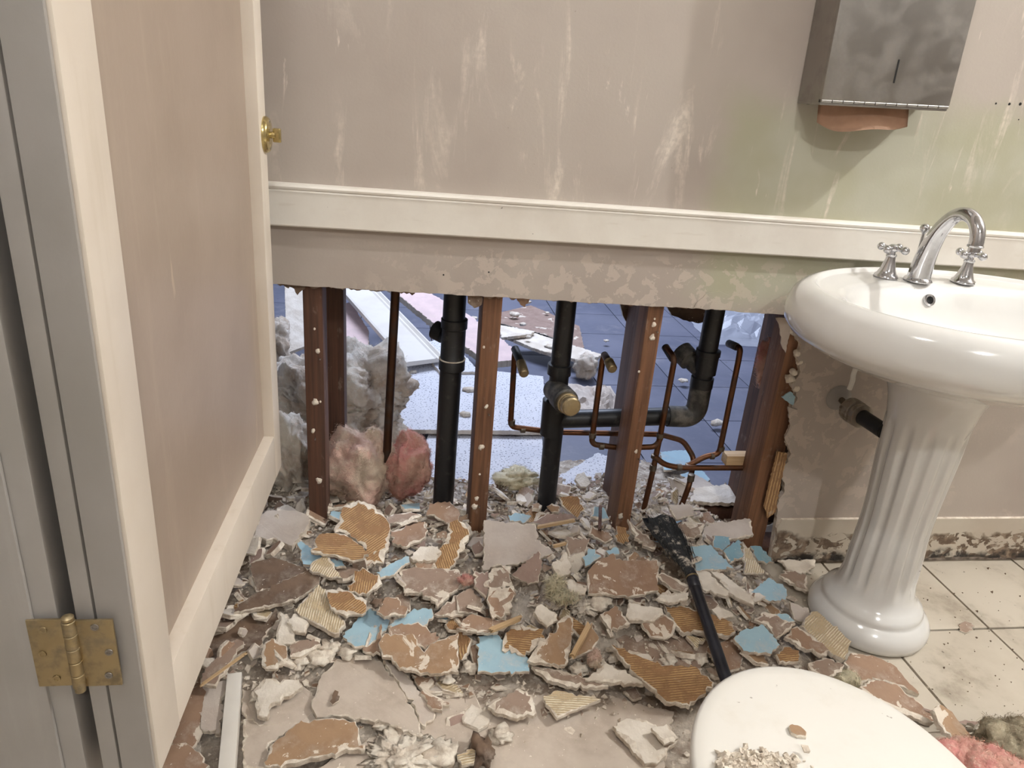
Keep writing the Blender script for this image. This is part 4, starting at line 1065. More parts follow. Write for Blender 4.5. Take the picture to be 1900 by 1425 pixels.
 ('M', [(1270,430),(1330,440),(1493,560),(1493,600),(1400,560)], 'white', .035, (14, 0), .012, .008, 'long pale board strip right of the brush handle'),
 ('M', [(1180,430),(1250,430),(1370,540),(1350,560),(1230,520)], 'white', .045, (14, 0), .010, .010, 'white flaked board strip touching the brush ferrule'),
 ('M', [(220,830),(240,740),(290,700),(410,720),(440,770),(340,860)], 'comb3', .045, (16, 0), .012, .016, 'white board piece with an orange ribbed centre, right above the blue square'),
 ('M', [(-10,180),(30,190),(58,250),(40,300),(-10,335)], 'ochre', .06, (30, 0), .010, .006, 'rounded tan board piece at the left foot of the second stud'),
 ('M', [(540,480),(570,470),(650,520),(640,550),(560,540)], 'white', .06, (18, 0), .010, .010, 'white plaster flake left of the big plain brown board'),
 ('M', [(75,450),(150,430),(165,500),(140,570),(80,510)], 'mauve', .055, (22, 0), .010, .004, 'dull brown board piece left of the white flaked centre pieces'),
 ('M', [(-10,560),(60,520),(130,600),(100,650),(0,640)], 'dull', .05, (18, 0), .010, .004, 'faded brown board piece left of centre, above the flat brown piece'),
 ('M', [(520,360),(545,335),(570,400),(560,450),(500,460),(470,400)], 'white', .06, (24, 0), .012, .012, 'torn white board piece right of the pointed brown one'),
 ('M', [(1150,755),(1250,770),(1205,822)], 'cream0', .03, (10, 0), .010, .003, 'pale corner piece beside the brush handle'),
 ('M', [(1250,820),(1390,760),(1440,850),(1420,920),(1330,940)], 'brown', .012, (6, 0), .008, .003, 'flat brown board piece between brush handle and blue pentagon'),
 ('M', [(830,880),(860,830),(960,850),(980,880),(900,890)], 'white', .02, (8, 0), .010, .008, 'white plaster flake above the large orange ribbed piece'),
 ('R', [(275,445),(380,365),(480,430),(475,490),(370,490)], 'blue', .04, (16, 0), .009, .002, 'blue faced diamond piece left of the sink foot'),
 ('R', [(185,700),(230,660),(350,630),(440,740),(395,790),(240,770)], 'blue', .045, (16, 0), .010, .001, 'blue pentagon piece nearest the toilet lid'),
 ('R', [(555,630),(620,550),(650,550),(840,720),(800,825),(690,760)], 'cream1', .045, (16, 8), .012, .003, 'cream board piece with rounded edge leaning on the sink foot'),
 ('R', [(470,690),(540,630),(640,700),(715,770),(700,800),(560,750)], 'brown', .035, (14, 0), .012, .012, 'brown and white board piece beside the cream one at the sink foot'),
 ('R', [(420,790),(480,745),(550,770),(545,830),(440,835)], 'comb2', .03, (12, 0), .010, .003, 'small ribbed tan piece behind the toilet lid'),
 ('R', [(300,600),(350,550),(420,570),(530,620),(500,650),(420,700),(370,620)], 'dull', .04, (14, 0), .010, .010, 'brown board piece with comb marks above the blue pentagon'),
 ('R', [(800,830),(850,780),(950,790),(1080,850),(1220,1010),(1100,960),(960,920),(870,970)], 'brown', .02, (8, 0), .012, .004, 'long brown board piece on the tiles right of the toilet lid'),
 ('R', [(890,970),(960,930),(1090,960),(1280,1110),(1300,1170),(1180,1120),(1010,1060)], 'brown', .035, (12, 10), .012, .006, 'layered brown board strip beside the toilet lid'),
 ('R', [(870,1000),(900,985),(1020,1050),(1270,1150),(1290,1180),(1150,1130),(1000,1080)], 'white', .05, (14, 8), .010, .008, 'white flaked board strip along the right edge of the toilet lid'),
 ('R', [(1290,1100),(1330,1070),(1400,1110),(1440,1170),(1555,1280),(1440,1290),(1330,1180)], 'ochre', .06, (18, 8), .012, .004, 'light brown board plank between the tiles and the pink insulation'),
 ('R', [(275,190),(330,190),(410,280),(320,270)], 'teal', .04, (22, 0), .008, .001, 'dark blue leaning piece nearest the wall base'),
 ('R', [(240,200),(275,195),(310,270),(355,340),(245,340)], 'cream0', .04, (20, 0), .008, .003, 'cream fork shaped chip right of the blue pieces'),
 ('R', [(430,265),(640,260),(640,300),(560,345),(500,320)], 'white', .02, (10, 0), .006, .006, 'flat white board flake against the wall base'),
 ('R', [(440,350),(500,320),(590,350),(600,440),(540,420)], 'dull', .03, (14, 0), .010, .008, 'brown and white board piece just left of the sink foot'),
 ('R', [(220,180),(290,90),(420,60),(540,110),(520,140),(400,190)], 'grey', .035, (26, 0), .010, .008, 'crumpled grey wallboard peel at the foot of the broken wall edge'),
 ('R', [(500,500),(600,530),(620,580),(560,612),(520,590)], 'grey', .035, (18, 0), .010, .004, 'grey board piece touching the left side of the sink foot'),
 ('R', [(410,570),(480,565),(525,610),(460,605)], 'blue', .045, (14, 0), .006, .002, 'small blue sliver left of the cream piece'),
 ('R', [(600,840),(700,810),(800,850),(790,890),(700,920),(620,880)], 'dull', .03, (10, 0), .010, .006, 'dusty grey brown board piece just behind the lid'),
 ('R', [(1180,1080),(1420,1150),(1570,1170),(1440,1180)], 'mauve', .02, (8, 0), .008, .003, 'thin brown sliver beside the light brown plank'),
 ('R', [(180,560),(110,600),(60,540),(100,520)], 'white', .04, (16, 0), .010, .008, 'white plaster chip right of the brush handle'),
 ('P', [(880,1270),(1010,1250),(1120,1290),(1250,1320),(1230,1440),(1080,1450),(900,1440),(840,1340)], 'sheet', .004, (2, 0), .008, .003, 'wide pale dusty board sheet on the floor in the centre foreground'),
 ('P', [(450,1265),(520,1240),(600,1300),(560,1340),(480,1345),(448,1320)], 'sheet', .006, (2, 0), .008, .003, 'pale dusty board sheet under the ragged white plaster by the trim board'),
 ('P', [(800,1270),(870,1260),(900,1330),(860,1400),(790,1390),(770,1330)], 'sheet', .003, (2, 0), .008, .003, 'small pale dusty sheet right of the brown strip in the foreground'),
 ('P', [(1120,1165),(1230,1150),(1320,1190),(1300,1240),(1180,1230)], 'dull', .0, (4, 0), .006, .003, 'dirty grey brown board lying flat under the white crumbs right of centre'),
 ('P', [(1778,1160),(1790,1153),(1803,1157),(1805,1168),(1793,1175),(1780,1171)], 'dull', .002, (0, 0), .002, .001, 'small brown scrap stuck on the tile joint right of the sink foot'),
 ('P', [(322,1335),(370,1256),(388,1290),(384,1350),(350,1395),(318,1400)], 'brown', .02, (10, 0), .008, .003, 'brown board piece below the bottom edge of the door'),
 ('P', [(296,1430),(312,1385),(345,1378),(380,1405),(382,1440)], 'brown', .03, (8, 0), .008, .003, 'brown board piece at the bottom edge under the door'),
 ('P', [(376,1272),(420,1262),(408,1362),(372,1352)], 'grey', .02, (8, 0), .010, .003, 'grey board chip between the door and the white trim board'),
 ('P', [(380,1240),(440,1185),(452,1190),(400,1272),(372,1268)], 'dull', .03, (8, 0), .010, .004, 'brown board piece at the top end of the white trim board'),
]
for i, (fr, pts, face, lift, tilt, th, torn, label) in enumerate(S):
    place_slab(PB, label, CATP, cv(fr, pts), face, lift, tilt, th, torn, seed=100 + i, spin=(i * 0.7) % 1.2, warp=0.004, step=0.007)

# wooden sticks among the rubble
def stick(label, a, b, w, h, lift=0.05, mat='lath', name='lath_stick'):
    A_, B_ = onmound(*a, lift), onmound(*b, lift); d = B_ - A_; c = (A_ + B_) / 2
    bm = bmesh.new(); add_box(bm, -d.length / 2, d.length / 2, -w / 2, w / 2, -h / 2, h / 2, bev=0.0012)
    r = random.Random(int(a[0]))
    for v in bm.verts:
        if abs(v.co.x) > d.length * 0.45: v.co.x += r.uniform(-.008, .004) * math.copysign(1, v.co.x); v.co.y *= r.uniform(.6, 1)
    o = from_bm(name, bm, mat, None, c, smooth=True, sharp=30)
    o.rotation_euler = d.to_track_quat('X', 'Z').to_euler()
    return tag(o, label, 'wood stick')
stick('pale wooden lath lying in front of the grey painted board', (998, 978), (1066, 965), .010, .008, .06)
stick('short pale stick above the light blue square', (910, 1170), (966, 1146), .012, .009, .07)
stick('wooden splinter propped right of the stepped brown board', (1062, 1218), (1094, 1158), .013, .009, .07)
stick('small tan stick near the pointed brown board', (1026, 1014), (1050, 1008), .008, .008, .06)
stick('dark red pointed wood splinter beside the third stud', (1113, 984), (1114, 940), .010, .008, .06, 'fir_dark', 'wood_splinter')
stick('thin splinter crossing the left side of the heap', (372, 1272), (456, 1212), .006, .005, .05, 'lath', 'wood_splinter')

# white trim board lying at the lower left
a, b = atz(436, 1256, .05), atz(418, 1470, .03); d = b - a
bm = bmesh.new(); add_box(bm, 0, d.length, -.014, .014, -.02, .012, bev=.002); 
tb_ = from_bm('trim_board', bm, 'trim', None, a, smooth=True, sharp=30); tb_.rotation_euler = d.to_track_quat('X', 'Z').to_euler()
tag(tb_, 'white painted length of trim lying on the floor below the door', 'trim board')

# plaster lumps
def lump(name, label, cat, px, py, r, mat, lift=0.0, seed=1, sq=(1, 1, .7), z=None, rough=.45, freq=1.6, group=None, sub=3):
    p = atz(px, py, z) if z is not None else onmound(px, py, lift + r * .35)
    bm = bmesh.new(); bmesh.ops.create_icosphere(bm, subdivisions=sub, radius=1)
    for v in bm.verts:
        k = v.co * freq + Vector((seed * 7.1, seed * 3.3, 0))
        s = 1 + rough * mnoise.noise(k) + rough * .5 * mnoise.noise(k * 2.7) + rough * .3 * mnoise.noise(k * 6) + rough * .22 * mnoise.noise(k * 13)
        v.co = Vector((v.co.x * sq[0], v.co.y * sq[1], v.co.z * sq[2])) * s * r
    return tag(from_bm(name, bm, mat, None, p, smooth=True), label, cat, group)
LUMPS = [(592, 1220, .022, 'crumbly white plaster lump left of the blue pieces'), (612, 1200, .018, 'smaller crumbly white lump beside the blue pieces'), (556, 1228, .016, 'white plaster lump left of the two crumbly ones'),
         (645, 1208, .020, 'white plaster lump at the top of the large beige sheet'), (1083, 1120, .030, 'powdery white plaster heap below the big plain brown board'), (1110, 1118, .022, 'powdery white plaster lump beside the rounded pale piece'),
         (708, 1345, .012, 'small white plaster lump on the beige foreground sheet'), (828, 1260, .012, 'white plaster crumb cluster right of the folded brown board'), (745, 1405, .050, 'broken white plaster mass at the bottom edge'), (790, 1395, .034, 'white plaster lump right of the broken mass at the bottom edge'),
         (820, 1400, .026, 'pale plaster lump at the bottom edge below centre'), (870, 1238, .014, 'white plaster lump left of the light blue square'), (1300, 1222, .014, 'white plaster lump between ribbed board and brush handle'), (1275, 1228, .011, 'white crumb left of the brush handle'),
         (1240, 1225, .014, 'white plaster crumb on the dirty floor patch'), (930, 1365, .020, 'pale plaster clod in the centre foreground'), (480, 1290, .014, 'white plaster lump on the ragged sheet by the trim board'), (1075, 1240, .016, 'white plaster lump beside the wooden splinter')]
for i, (px, py, r, lb) in enumerate(LUMPS):
    lump('plaster_lump', lb, 'plaster lump', px, py, r, 'plaster', .008 if r < .03 else -.004, i + 1, (1.2, 1, .62 if r < .03 else .3), rough=.7, freq=1.6 if r < .03 else 3.0, sub=3 if r < .03 else 5)
lump('wet_clod', 'dark grey wet clod in the centre foreground', 'debris clod', 896, 1392, .026, 'dirt', .015, 33, (.8, 1.2, .8), rough=.7)
lump('wet_clod', 'dark brown clod beside the trim board under the door', 'debris clod', 700, 1120, .012, 'dirt', .05, 34, (1, 1, .7), rough=.7)

# brush with a long black handle
a, m1, b = onmound(1228, 962, .075), onmound(1283, 1068, .07), onmound(1343, 1248, .05)
ax = (b - m1).normalized()
br = thing('long_handled_brush', 'long black handled brush with flared dusty head lying across the rubble', 'brush', m1)
b2 = b + ax * .25; b2.z = max(0.03, b2.z)
tube('handle', [rel(br, m1 + ax * -.01), rel(br, m1 + ax * .05), rel(br, b), rel(br, b2)], [.0125, .013, .0135, .0135], 'handle_black', br, 20)
lathe('ferrule', [(.0128, 0), (.0145, .002), (.0145, .007), (.0128, .009), (.0140, .010), (.0140, .026), (.0128, .028)], 'handle_black', br, ax * .006, ax, 20)
lathe('ferrule_band', [(.0128, 0), (.0150, .0005), (.0150, .0045), (.0128, .005)], 'brass', br, ax * .003, ax, 20)
hd = (a - m1); side = hd.normalized().cross(Vector((0, 0, 1))).normalized(); bm = bmesh.new(); rows = []
up_ = side.cross(hd.normalized()).normalized()
if up_.z < 0: up_ = -up_
r = random.Random(4)
for i in range(15):
    t_ = i / 14; wd = .014 + .026 * sstep(0.05, .75, t_); tk = .013 - .006 * t_; ring = []
    for k in range(28):
        an = 2 * PI * k / 28; jit = r.uniform(-.0022, .0022) * (0.4 + t_)
        e = hd * t_ + side * (math.cos(an) * (wd + jit)) + up_ * (math.sin(an) * (tk + jit * .6)) + side * (-.012 * t_ * t_)
        if i == 14: e += hd.normalized() * r.uniform(-.02, .012)
        ring.append(bm.verts.new(e))
    rows.append(ring)
for i in range(14):
    for k in range(28): bm.faces.new((rows[i][k], rows[i][(k + 1) % 28], rows[i + 1][(k + 1) % 28], rows[i + 1][k]))
bm.faces.new(rows[0]); bm.faces.new(rows[-1])
head = from_bm('brush_head', bm, 'bristle', br, smooth=True, sharp=40)
bm = bmesh.new()
for i in range(170):
    u = r.uniform(-1, 1); st_ = hd * r.uniform(.15, .75) + side * (u * .033 - .004) + up_ * r.uniform(.004, .011)
    en = st_ + hd * r.uniform(.2, .4) + side * (u * .010 + r.uniform(-.006, .006)) + up_ * r.uniform(-.006, .003)
    tube_bm(bm, [st_, st_.lerp(en, .5) + up_ * .001, en], [.0007, .0007, .0003], 4)
o = from_bm('bristles', bm, 'bristle', head); o['kind'] = 'stuff'

# ------------------------------------------------------------------ insulation
def fluff(name, label, c, rad, mat, seed, sub=5, amp=.35, fibres=500, flat=0.0, freq=1.5, cat='insulation', flen=.035):
    """torn batt: streaky folded body wrapped in loose fibres"""
    c = Vector(c); root = thing(name, label, cat, c); r = random.Random(seed)
    bm = bmesh.new(); bmesh.ops.create_icosphere(bm, subdivisions=sub, radius=1); off = Vector((seed * 5.7, seed * 2.1, seed * 1.3))
    rot = Matrix.Rotation(seed * 1.1, 3, 'Y') @ Matrix.Rotation(seed * .7, 3, 'X')
    def lay(k): return Vector((k.x * .55, k.y * .55, k.z * 2.6))
    for v in bm.verts:
        n0 = v.co.normalized(); wv = mnoise.noise_vector(v.co * 1.3 + off) * .5
        k = v.co * freq + off; kl = lay(rot @ (v.co + wv)) * freq + off
        s = 1 + amp * .9 * mnoise.noise(k) + amp * .6 * mnoise.noise(kl) + amp * .40 * (abs(mnoise.noise(kl * 2.2)) - .2) + amp * .22 * mnoise.noise(kl * 5.3) + amp * .10 * mnoise.noise(k * 22)
        v.co = Vector((v.co.x * rad[0], v.co.y * rad[1], v.co.z * rad[2])) * s
        if v.co.z < -flat * rad[2] and flat: v.co.z = -flat * rad[2] + (v.co.z + flat * rad[2]) * .15
    bm.normal_update(); vs = [(v.co.copy(), v.normal.copy()) for v in bm.verts]
    body = from_bm('batt', bm, mat, root, smooth=True)
    bm = bmesh.new(); inv = rot.inverted()
    for i in range(fibres * 5):
        p, n = r.choice(vs); L_ = r.uniform(.3, 1) ** 1.5 * flen
        fl = inv @ Vector((1, .4 * math.sin(p.x * 40), .0))
        t_ = fl * 1.2 + Vector((r.gauss(0, 1), r.gauss(0, 1), r.gauss(0, 1))) * .8; t_ = (t_ - n * t_.dot(n) * r.uniform(.5, 1)).normalized()
        sd = n.cross(t_).normalized() * .00035
        prev = None; lift_ = r.uniform(.05, .5)
        for k in range(4):
            u = k / 3; q = p + t_ * L_ * (u - .5) + n * (lift_ * L_ * (math.sin(u * PI) * .5) - .0006) + sd * 14 * math.sin(u * 5 + i)
            cur = (bm.verts.new(q - sd), bm.verts.new(q + sd))
            if prev: bm.faces.new((prev[0], prev[1], cur[1], cur[0]))
            prev = cur
    o = from_bm('fibres', bm, mat, body); o['kind'] = 'stuff'
    return root
fluff('insulation_clump', 'pale pink glass wool clump heaped behind the first stud', aty(662, 870, .17), (.088, .075, .110), 'fluff_pale', 3, 5, .4, 1800)
fluff('insulation_clump', 'deep pink folded glass wool clump left of the fat black pipe', aty(756, 866, .165), (.066, .055, .082), 'fluff_pink', 7, 5, .35, 1200)
fluff('insulation_clump', 'large cream mineral wool heap beyond the studs near the door', aty(600, 780, .62), (.22, .20, .19), 'fluff_cream', 11, 6, .45, 2000, freq=1.9)
fluff('insulation_clump', 'cream mineral wool tuft leaning against the far boards', aty(675, 715, .62), (.13, .12, .12), 'fluff_cream', 17, 5, .5, 900, freq=2.0)
fluff('insulation_clump', 'dark mineral wool clump in the shade beside the door edge', aty(535, 860, .30), (.10, .10, .14), 'fluff_cream', 19, 5, .45, 600)
fluff('insulation_clump', 'dirty mineral wool strip far behind the studs next to the door', aty(508, 640, 1.0), (.055, .09, .10), 'fluff_cream', 23, 5, .5, 500)
fluff('insulation_tuft', 'yellow wool tuft behind the second stud', aty(958, 888, .25), (.055, .04, .020), 'fluff_yellow', 29, 4, .8, 350)
fluff('insulation_tuft', 'white wool tuft on the far floor behind the black riser', atz(1088, 680, .06), (.05, .05, .045), 'fluff_cream', 31, 4, .5, 300)
fluff('insulation_tuft', 'yellowish wool wisp in the centre of the rubble', onmound(1030, 1090, .06), (.012, .009, .022), 'fluff_yellow', 37, 4, 1.2, 200, flen=.05)
fluff('insulation_tuft', 'thin yellowish wool wisp trailing right of the centre wisp', onmound(1050, 1108, .06), (.022, .007, .006), 'fluff_yellow', 38, 4, 1.2, 160, flen=.045)
fluff('insulation_tuft', 'pink wool wisp beside the white flaked board in the centre', onmound(866, 1076, .05), (.014, .010, .006), 'fluff_pink', 41, 4, .9, 160, flen=.02)
fluff('insulation_tuft', 'pinkish wool scrap left of the large orange ribbed board', onmound(1104, 1224, .045), (.012, .012, .016), 'fluff_pale', 43, 4, .9, 160, flen=.02)
fluff('insulation_tuft', 'pink wool tuft caught on the right rear stud', aty(1424, 668, .15), (.024, .03, .055), 'fluff_pink', 47, 4, .6, 300)
fluff('insulation_clump', 'pink glass wool piece at the lower right corner beside the toilet lid', atz(1806, 1448, .10), (.115, .07, .055), 'fluff_pink', 53, 5, .3, 900)
fluff('insulation_clump', 'dirty grey wool piece at the right edge of the floor', atz(1888, 1400, .05), (.085, .07, .045), 'fluff_grey', 59, 5, .5, 900)
fluff('insulation_tuft', 'small cream wool tuft beside the long brown board by the lid', onmound(1572, 1262, .02), (.020, .018, .016), 'fluff_yellow', 61, 4, .5, 250)

# ------------------------------------------------------------------ far room clutter
def far(name, label, cat, pts, face, z, tilt=(0, 0), th=.015, torn=.004, **k):
    return place_slab(name, label, cat, pts, face, 0, tilt, th, torn, z=z, **k)
far('ceiling_panel', 'large speckled white mineral ceiling panel lying beyond the studs', 'ceiling panel', [(738, 668), (1008, 698), (1016, 800), (668, 796)], 'speckle', .10, (4, 0), .016, .001, seed=301, jagamp=.0008, side='white')
far('ceiling_panel', 'second speckled ceiling panel, lower and shaded, behind the second stud', 'ceiling panel', [(800, 790), (1004, 792), (1012, 885), (900, 900), (770, 880)], 'speckle', .055, (2, 0), .016, .001, seed=302, jagamp=.0008, side='white')
far('ceiling_panel', 'pale panel leaning with its edge down beside the black drain', 'ceiling panel', [(1010, 900), (1110, 840), (1140, 850), (1100, 905), (1030, 935)], 'speckle', .05, (6, 0), .016, .001, seed=303, side='white')
far('ceiling_panel', 'small speckled white triangle between moulding and pink board', 'ceiling panel', [(780, 640), (830, 622), (890, 690), (815, 690)], 'speckle', .14, (6, 0), .014, .001, seed=304, side='white')
far('board_panel', 'long pink paper faced board lying diagonally in the far room', 'board', [(718, 530), (775, 530), (880, 590), (958, 650), (954, 668), (905, 672), (815, 608)], 'pinkpaper', .17, (10, 0), .03, .002, seed=305, side='white')
far('board_panel', 'white torn board piece behind the second stud, far room', 'board', [(925, 602), (992, 614), (985, 620), (950, 624), (930, 626)], 'white', .10, (4, 0), .014, .003, seed=306)
far('board_panel', 'long white torn board piece left of the black riser', 'board', [(938, 623), (993, 618), (1119, 658), (1081, 672), (1055, 662), (1022, 656), (986, 644)], 'white', .07, (4, 0), .016, .003, seed=307)
far('board_panel', 'pinkish white board corner behind the cream wool', 'board', [(632, 565), (650, 560), (684, 612), (684, 650), (632, 660)], 'pinkpaper', .16, (8, 0), .012, .002, seed=308)
# bright upright panel by the door
far('board_panel', 'bright white panel lying on edge of the heap next to the first stud', 'board', [(527, 500), (566, 500), (572, 640), (532, 655)], 'white', .26, (14, 0), .012, .001, seed=309, side='white', jagamp=.0004)
far('board_panel', 'narrow white board between the two studs nearest the door', 'board', [(592, 500), (612, 500), (614, 690), (596, 690)], 'white', .22, (14, 0), .012, .001, seed=310, side='white', jagamp=.0004)
# crown moulding length
a, b = atz(668, 540, .25), atz(790, 672, .15); d = (b - a); sd = d.normalized().cross(Vector((0, 0, 1))).normalized()
prof = [(-.085, 0), (-.080, .012), (-.070, .016), (-.060, .008), (-.052, .008), (-.048, .014), (-.040, .010), (.075, .012), (.085, .010), (.085, -.008), (-.085, -.008)]
upv = sd.cross(d.normalized()).normalized(); upv = upv if upv.z > 0 else -upv
bm = bmesh.new(); A_ = []; B_ = []
for (s_, h_) in prof:
    A_.append(bm.verts.new(-d * .75 - sd * s_ * -1 + upv * h_)); B_.append(bm.verts.new(d * .5 - sd * s_ * -1 + upv * h_))
n = len(prof)
for i in range(n): bm.faces.new((A_[i], A_[(i + 1) % n], B_[(i + 1) % n], B_[i]))
bm.faces.new(A_[::-1]); bm.faces.new(B_)
tag(from_bm('moulding_board', bm, 'trim', None, (a + b) / 2), 'long white moulded board lying diagonally beyond the copper pipe', 'moulding')
stick('thin white stick lying on the speckled ceiling panel', (715, 730), (794, 784), .008, .006, .0, 'trim') 
# chips on the panels and far floor
FC = [(770, 719, .10), (752, 711, .11), (872, 723, .1), (766, 690, .11), (864, 768, .09), (955, 583, .03), (1015, 580, .02), (980, 560, .02), (985, 706, .09), (1125, 632, .02), (1268, 706, .02), (1330, 784, .02), (1322, 666, .02), (970, 602, .03), (1020, 643, .09), (980, 625, .09), (880, 590, .02)]
for i, (px, py, z) in enumerate(FC):
    lump('plaster_chip', 'small plaster chip lying in the room beyond the studs', 'plaster chip', px, py, .022 if i == 5 else .011 + .004 * (i % 3), 'plaster', seed=70 + i, z=z + .008, sq=(1.3, 1, .6), rough=.6, group='plaster chips in the far room', sub=2)
bm = bmesh.new(); g = []; c0 = atz(1100, 735, .03)
for j in range(26):
    row = []
    for i in range(26):
        u, v = i / 25 - .5, j / 25 - .5; k = Vector((u * 3.1, v * 3.1, 5)); e = max(0, 1 - (2.1 * max(abs(u), abs(v))) ** 3)
        row.append(bm.verts.new((u * .24 + .02 * mnoise.noise(k * 1.7), v * .34 + .02 * mnoise.noise(k * 1.9 + Vector((3, 0, 0))), e * (.02 + .07 * abs(mnoise.noise(k)) + .035 * abs(mnoise.noise(k * 2.6)) + .015 * mnoise.noise(k * 6)))))
    g.append(row)
for j in range(25):
    for i in range(25): bm.faces.new((g[j][i], g[j][i + 1], g[j + 1][i + 1], g[j + 1][i]))
tag(from_bm('crumpled_paper', bm, 'grey', None, (c0.x, c0.y, .004), smooth=True, sharp=20), 'grey crumpled paper heap behind the brass capped stub', 'paper')
far('paper_scrap', 'dull brown paper sheet on the far floor behind the black riser', 'paper', [(905, 585), (985, 566), (1075, 605), (1085, 650), (1010, 620), (930, 600)], 'mauve', .012, (0, 0), .004, .002, seed=321)
for i, pts in enumerate([[(1225, 838), (1280, 834), (1292, 866), (1232, 872)], [(1262, 880), (1300, 870), (1318, 890), (1290, 900)]]):
    far('blue_board_chip', ['blue faced chip behind the copper elbows', 'smaller blue faced chip below the low copper line'][i], CATP, pts, 'blue', .045, (6, 0), .008, .001, seed=330 + i)
far('board_panel', 'white board piece lying on the rear sole plate near the right stud', 'board', [(1290, 905), (1345, 898), (1390, 926), (1350, 934), (1280, 930)], 'white', .075, (8, 0), .012, .002, seed=333)
far('board_panel', 'grey board piece leaning between the copper pipes near the floor', 'board', [(1225, 900), (1290, 880), (1380, 930), (1240, 940)], 'grey', .06, (8, 0), .012, .003, seed=334)
# crumpled plastic film
bm = bmesh.new(); g = []
for j in range(31):
    row = []
    for i in range(31):
        u, v = i / 30, j / 30; x_, y_ = 1.62 + .85 * u, 1.85 + .95 * v
        k = Vector((x_ * 5, y_ * 5, 2)); h_ = .05 + .12 * abs(mnoise.noise(k)) + .05 * mnoise.noise(k * 2.6) + .03 * abs(mnoise.noise(k * 5))
        row.append(bm.verts.new((x_ + .03 * mnoise.noise(k * 2), y_ + .03 * mnoise.noise(k * 2.2), max(.004, h_ * min(1, 6 * min(u, 1 - u, v, 1 - v) + .1)))))
    g.append(row)
for j in range(30):
    for i in range(30): bm.faces.new((g[j][i], g[j][i + 1], g[j + 1][i + 1], g[j + 1][i]))
tag(from_bm('plastic_sheet', bm, 'film', None), 'crumpled clear plastic film on the slate floor at the right', 'plastic sheet')

# ------------------------------------------------------------------ things on the toilet lid
LZ = 0.413
place_slab('plaster_chip', 'tan chip lying alone on the toilet lid', 'plaster chip', cv('R', [(490, 1190), (510, 1180), (560, 1192), (592, 1220), (590, 1250), (540, 1245), (505, 1225)]), 'ochre', z=LZ + .007, th=.005, torn=.002, seed=400, jagamp=.0006, step=.004)
bm = bmesh.new(); r = random.Random(9)
for i in range(520):
    px, py = 1395 + r.gauss(0, 36), 1422 + r.gauss(0, 13)
    p = atz(px, py, LZ + r.uniform(.002, .012)); s = r.uniform(.002, .0055)
    if (p.x - TC.x) ** 2 / .17 ** 2 + (p.y - TC.y) ** 2 / .2 ** 2 > .9: continue
    M4 = Matrix.Translation(p) @ Matrix.Rotation(r.uniform(0, 6), 4, 'X') @ Matrix.Rotation(r.uniform(0, 6), 4, 'Z') @ Matrix.Diagonal((s * r.uniform(.7, 1.5), s * r.uniform(.5, 1.1), s * r.uniform(.3, .8), 1))
    q_ = bmesh.ops.create_cube(bm, size=1.6, matrix=M4)
    for v in q_['verts']: v.co += Vector((r.uniform(-1, 1), r.uniform(-1, 1), r.uniform(-1, 1))) * s * .3
tag(from_bm('plaster_crumbs', bm, 'plaster'), 'white plaster crumbs heaped on the near part of the toilet lid', 'plaster crumbs', kind='stuff')

# ------------------------------------------------------------------ filler fragments: individual broken pieces between the larger ones
kinds = [('brown', 5), ('dull', 5), ('white', 6), ('ochre', 3), ('comb0', 1), ('comb2', 1), ('cream0', 2), ('grey', 4), ('blue', 2), ('mauve', 3), ('dirt', 1)]
LABELS = {'brown': 'small brown faced board fragment in the rubble heap', 'dull': 'small dusty brown board fragment in the rubble heap', 'white': 'small white plaster fragment in the rubble heap', 'ochre': 'small yellowish brown board fragment in the rubble heap', 'comb0': 'small ribbed tan board fragment in the rubble heap', 'comb2': 'small ribbed tan board fragment in the rubble heap', 'cream0': 'small cream board fragment in the rubble heap', 'grey': 'small grey board fragment in the rubble heap', 'blue': 'small blue faced fragment in the rubble heap', 'mauve': 'small dull brown paper fragment in the rubble heap', 'dirt': 'small dark dirty fragment in the rubble heap'}
GRP = {k: v.replace('small', 'loose').replace('fragment', 'fragments') for k, v in LABELS.items()}
pool = {}
r = random.Random(77)
for k, wgt in kinds:
    pool[k] = []
    for i in range(3 + (wgt > 3) * 2):
        n = r.randint(4, 7); s = r.uniform(.017, .034); el = r.uniform(.5, 1)
        poly = [Vector((math.cos(2 * PI * (j + r.uniform(-.3, .3)) / n) * s * r.uniform(.7, 1.2), math.sin(2 * PI * (j + r.uniform(-.3, .3)) / n) * s * el * r.uniform(.7, 1.2))) for j in range(n)]
        pool[k].append(slab_mesh('plasterboard_fragment', poly, r.uniform(.006, .011), k, torn=.005, seed=500 + i, step=.009, jagamp=.0012))
bag = [k for k, wgt in kinds for _ in range(wgt)]
cnt = 0; tries = 0
def zone(x_, y_):
    if y_ > 0.02:
        for lim, nm in ((-.2, 'behind the wall line near the door'), (.05, 'among the pink insulation and studs'), (.3, 'between the fat black pipe and the black tee'), (.55, 'behind the black tee, left of the third stud'), (.8, 'under the copper risers'), (9, 'at the foot of the right rear stud')):
            if x_ < lim: return nm
    if x_ > .95: return 'beside the sink foot'
    if y_ < -.52: return 'in the open foreground' if x_ > .0 else 'in the foreground near the trim board'
    if x_ < -.28: return 'at the door side of the heap'
    fb = y_ > -.25
    if x_ < .05: return 'close below the pink insulation' if fb else 'left of centre around the blue pieces'
    if x_ < .33: return 'close below the second stud' if fb else 'around the folded brown board and blue square'
    if x_ < .58: return 'close below the third stud' if fb else 'around the stepped brown board'
    return 'around the black brush head' if fb else 'around the black brush handle'
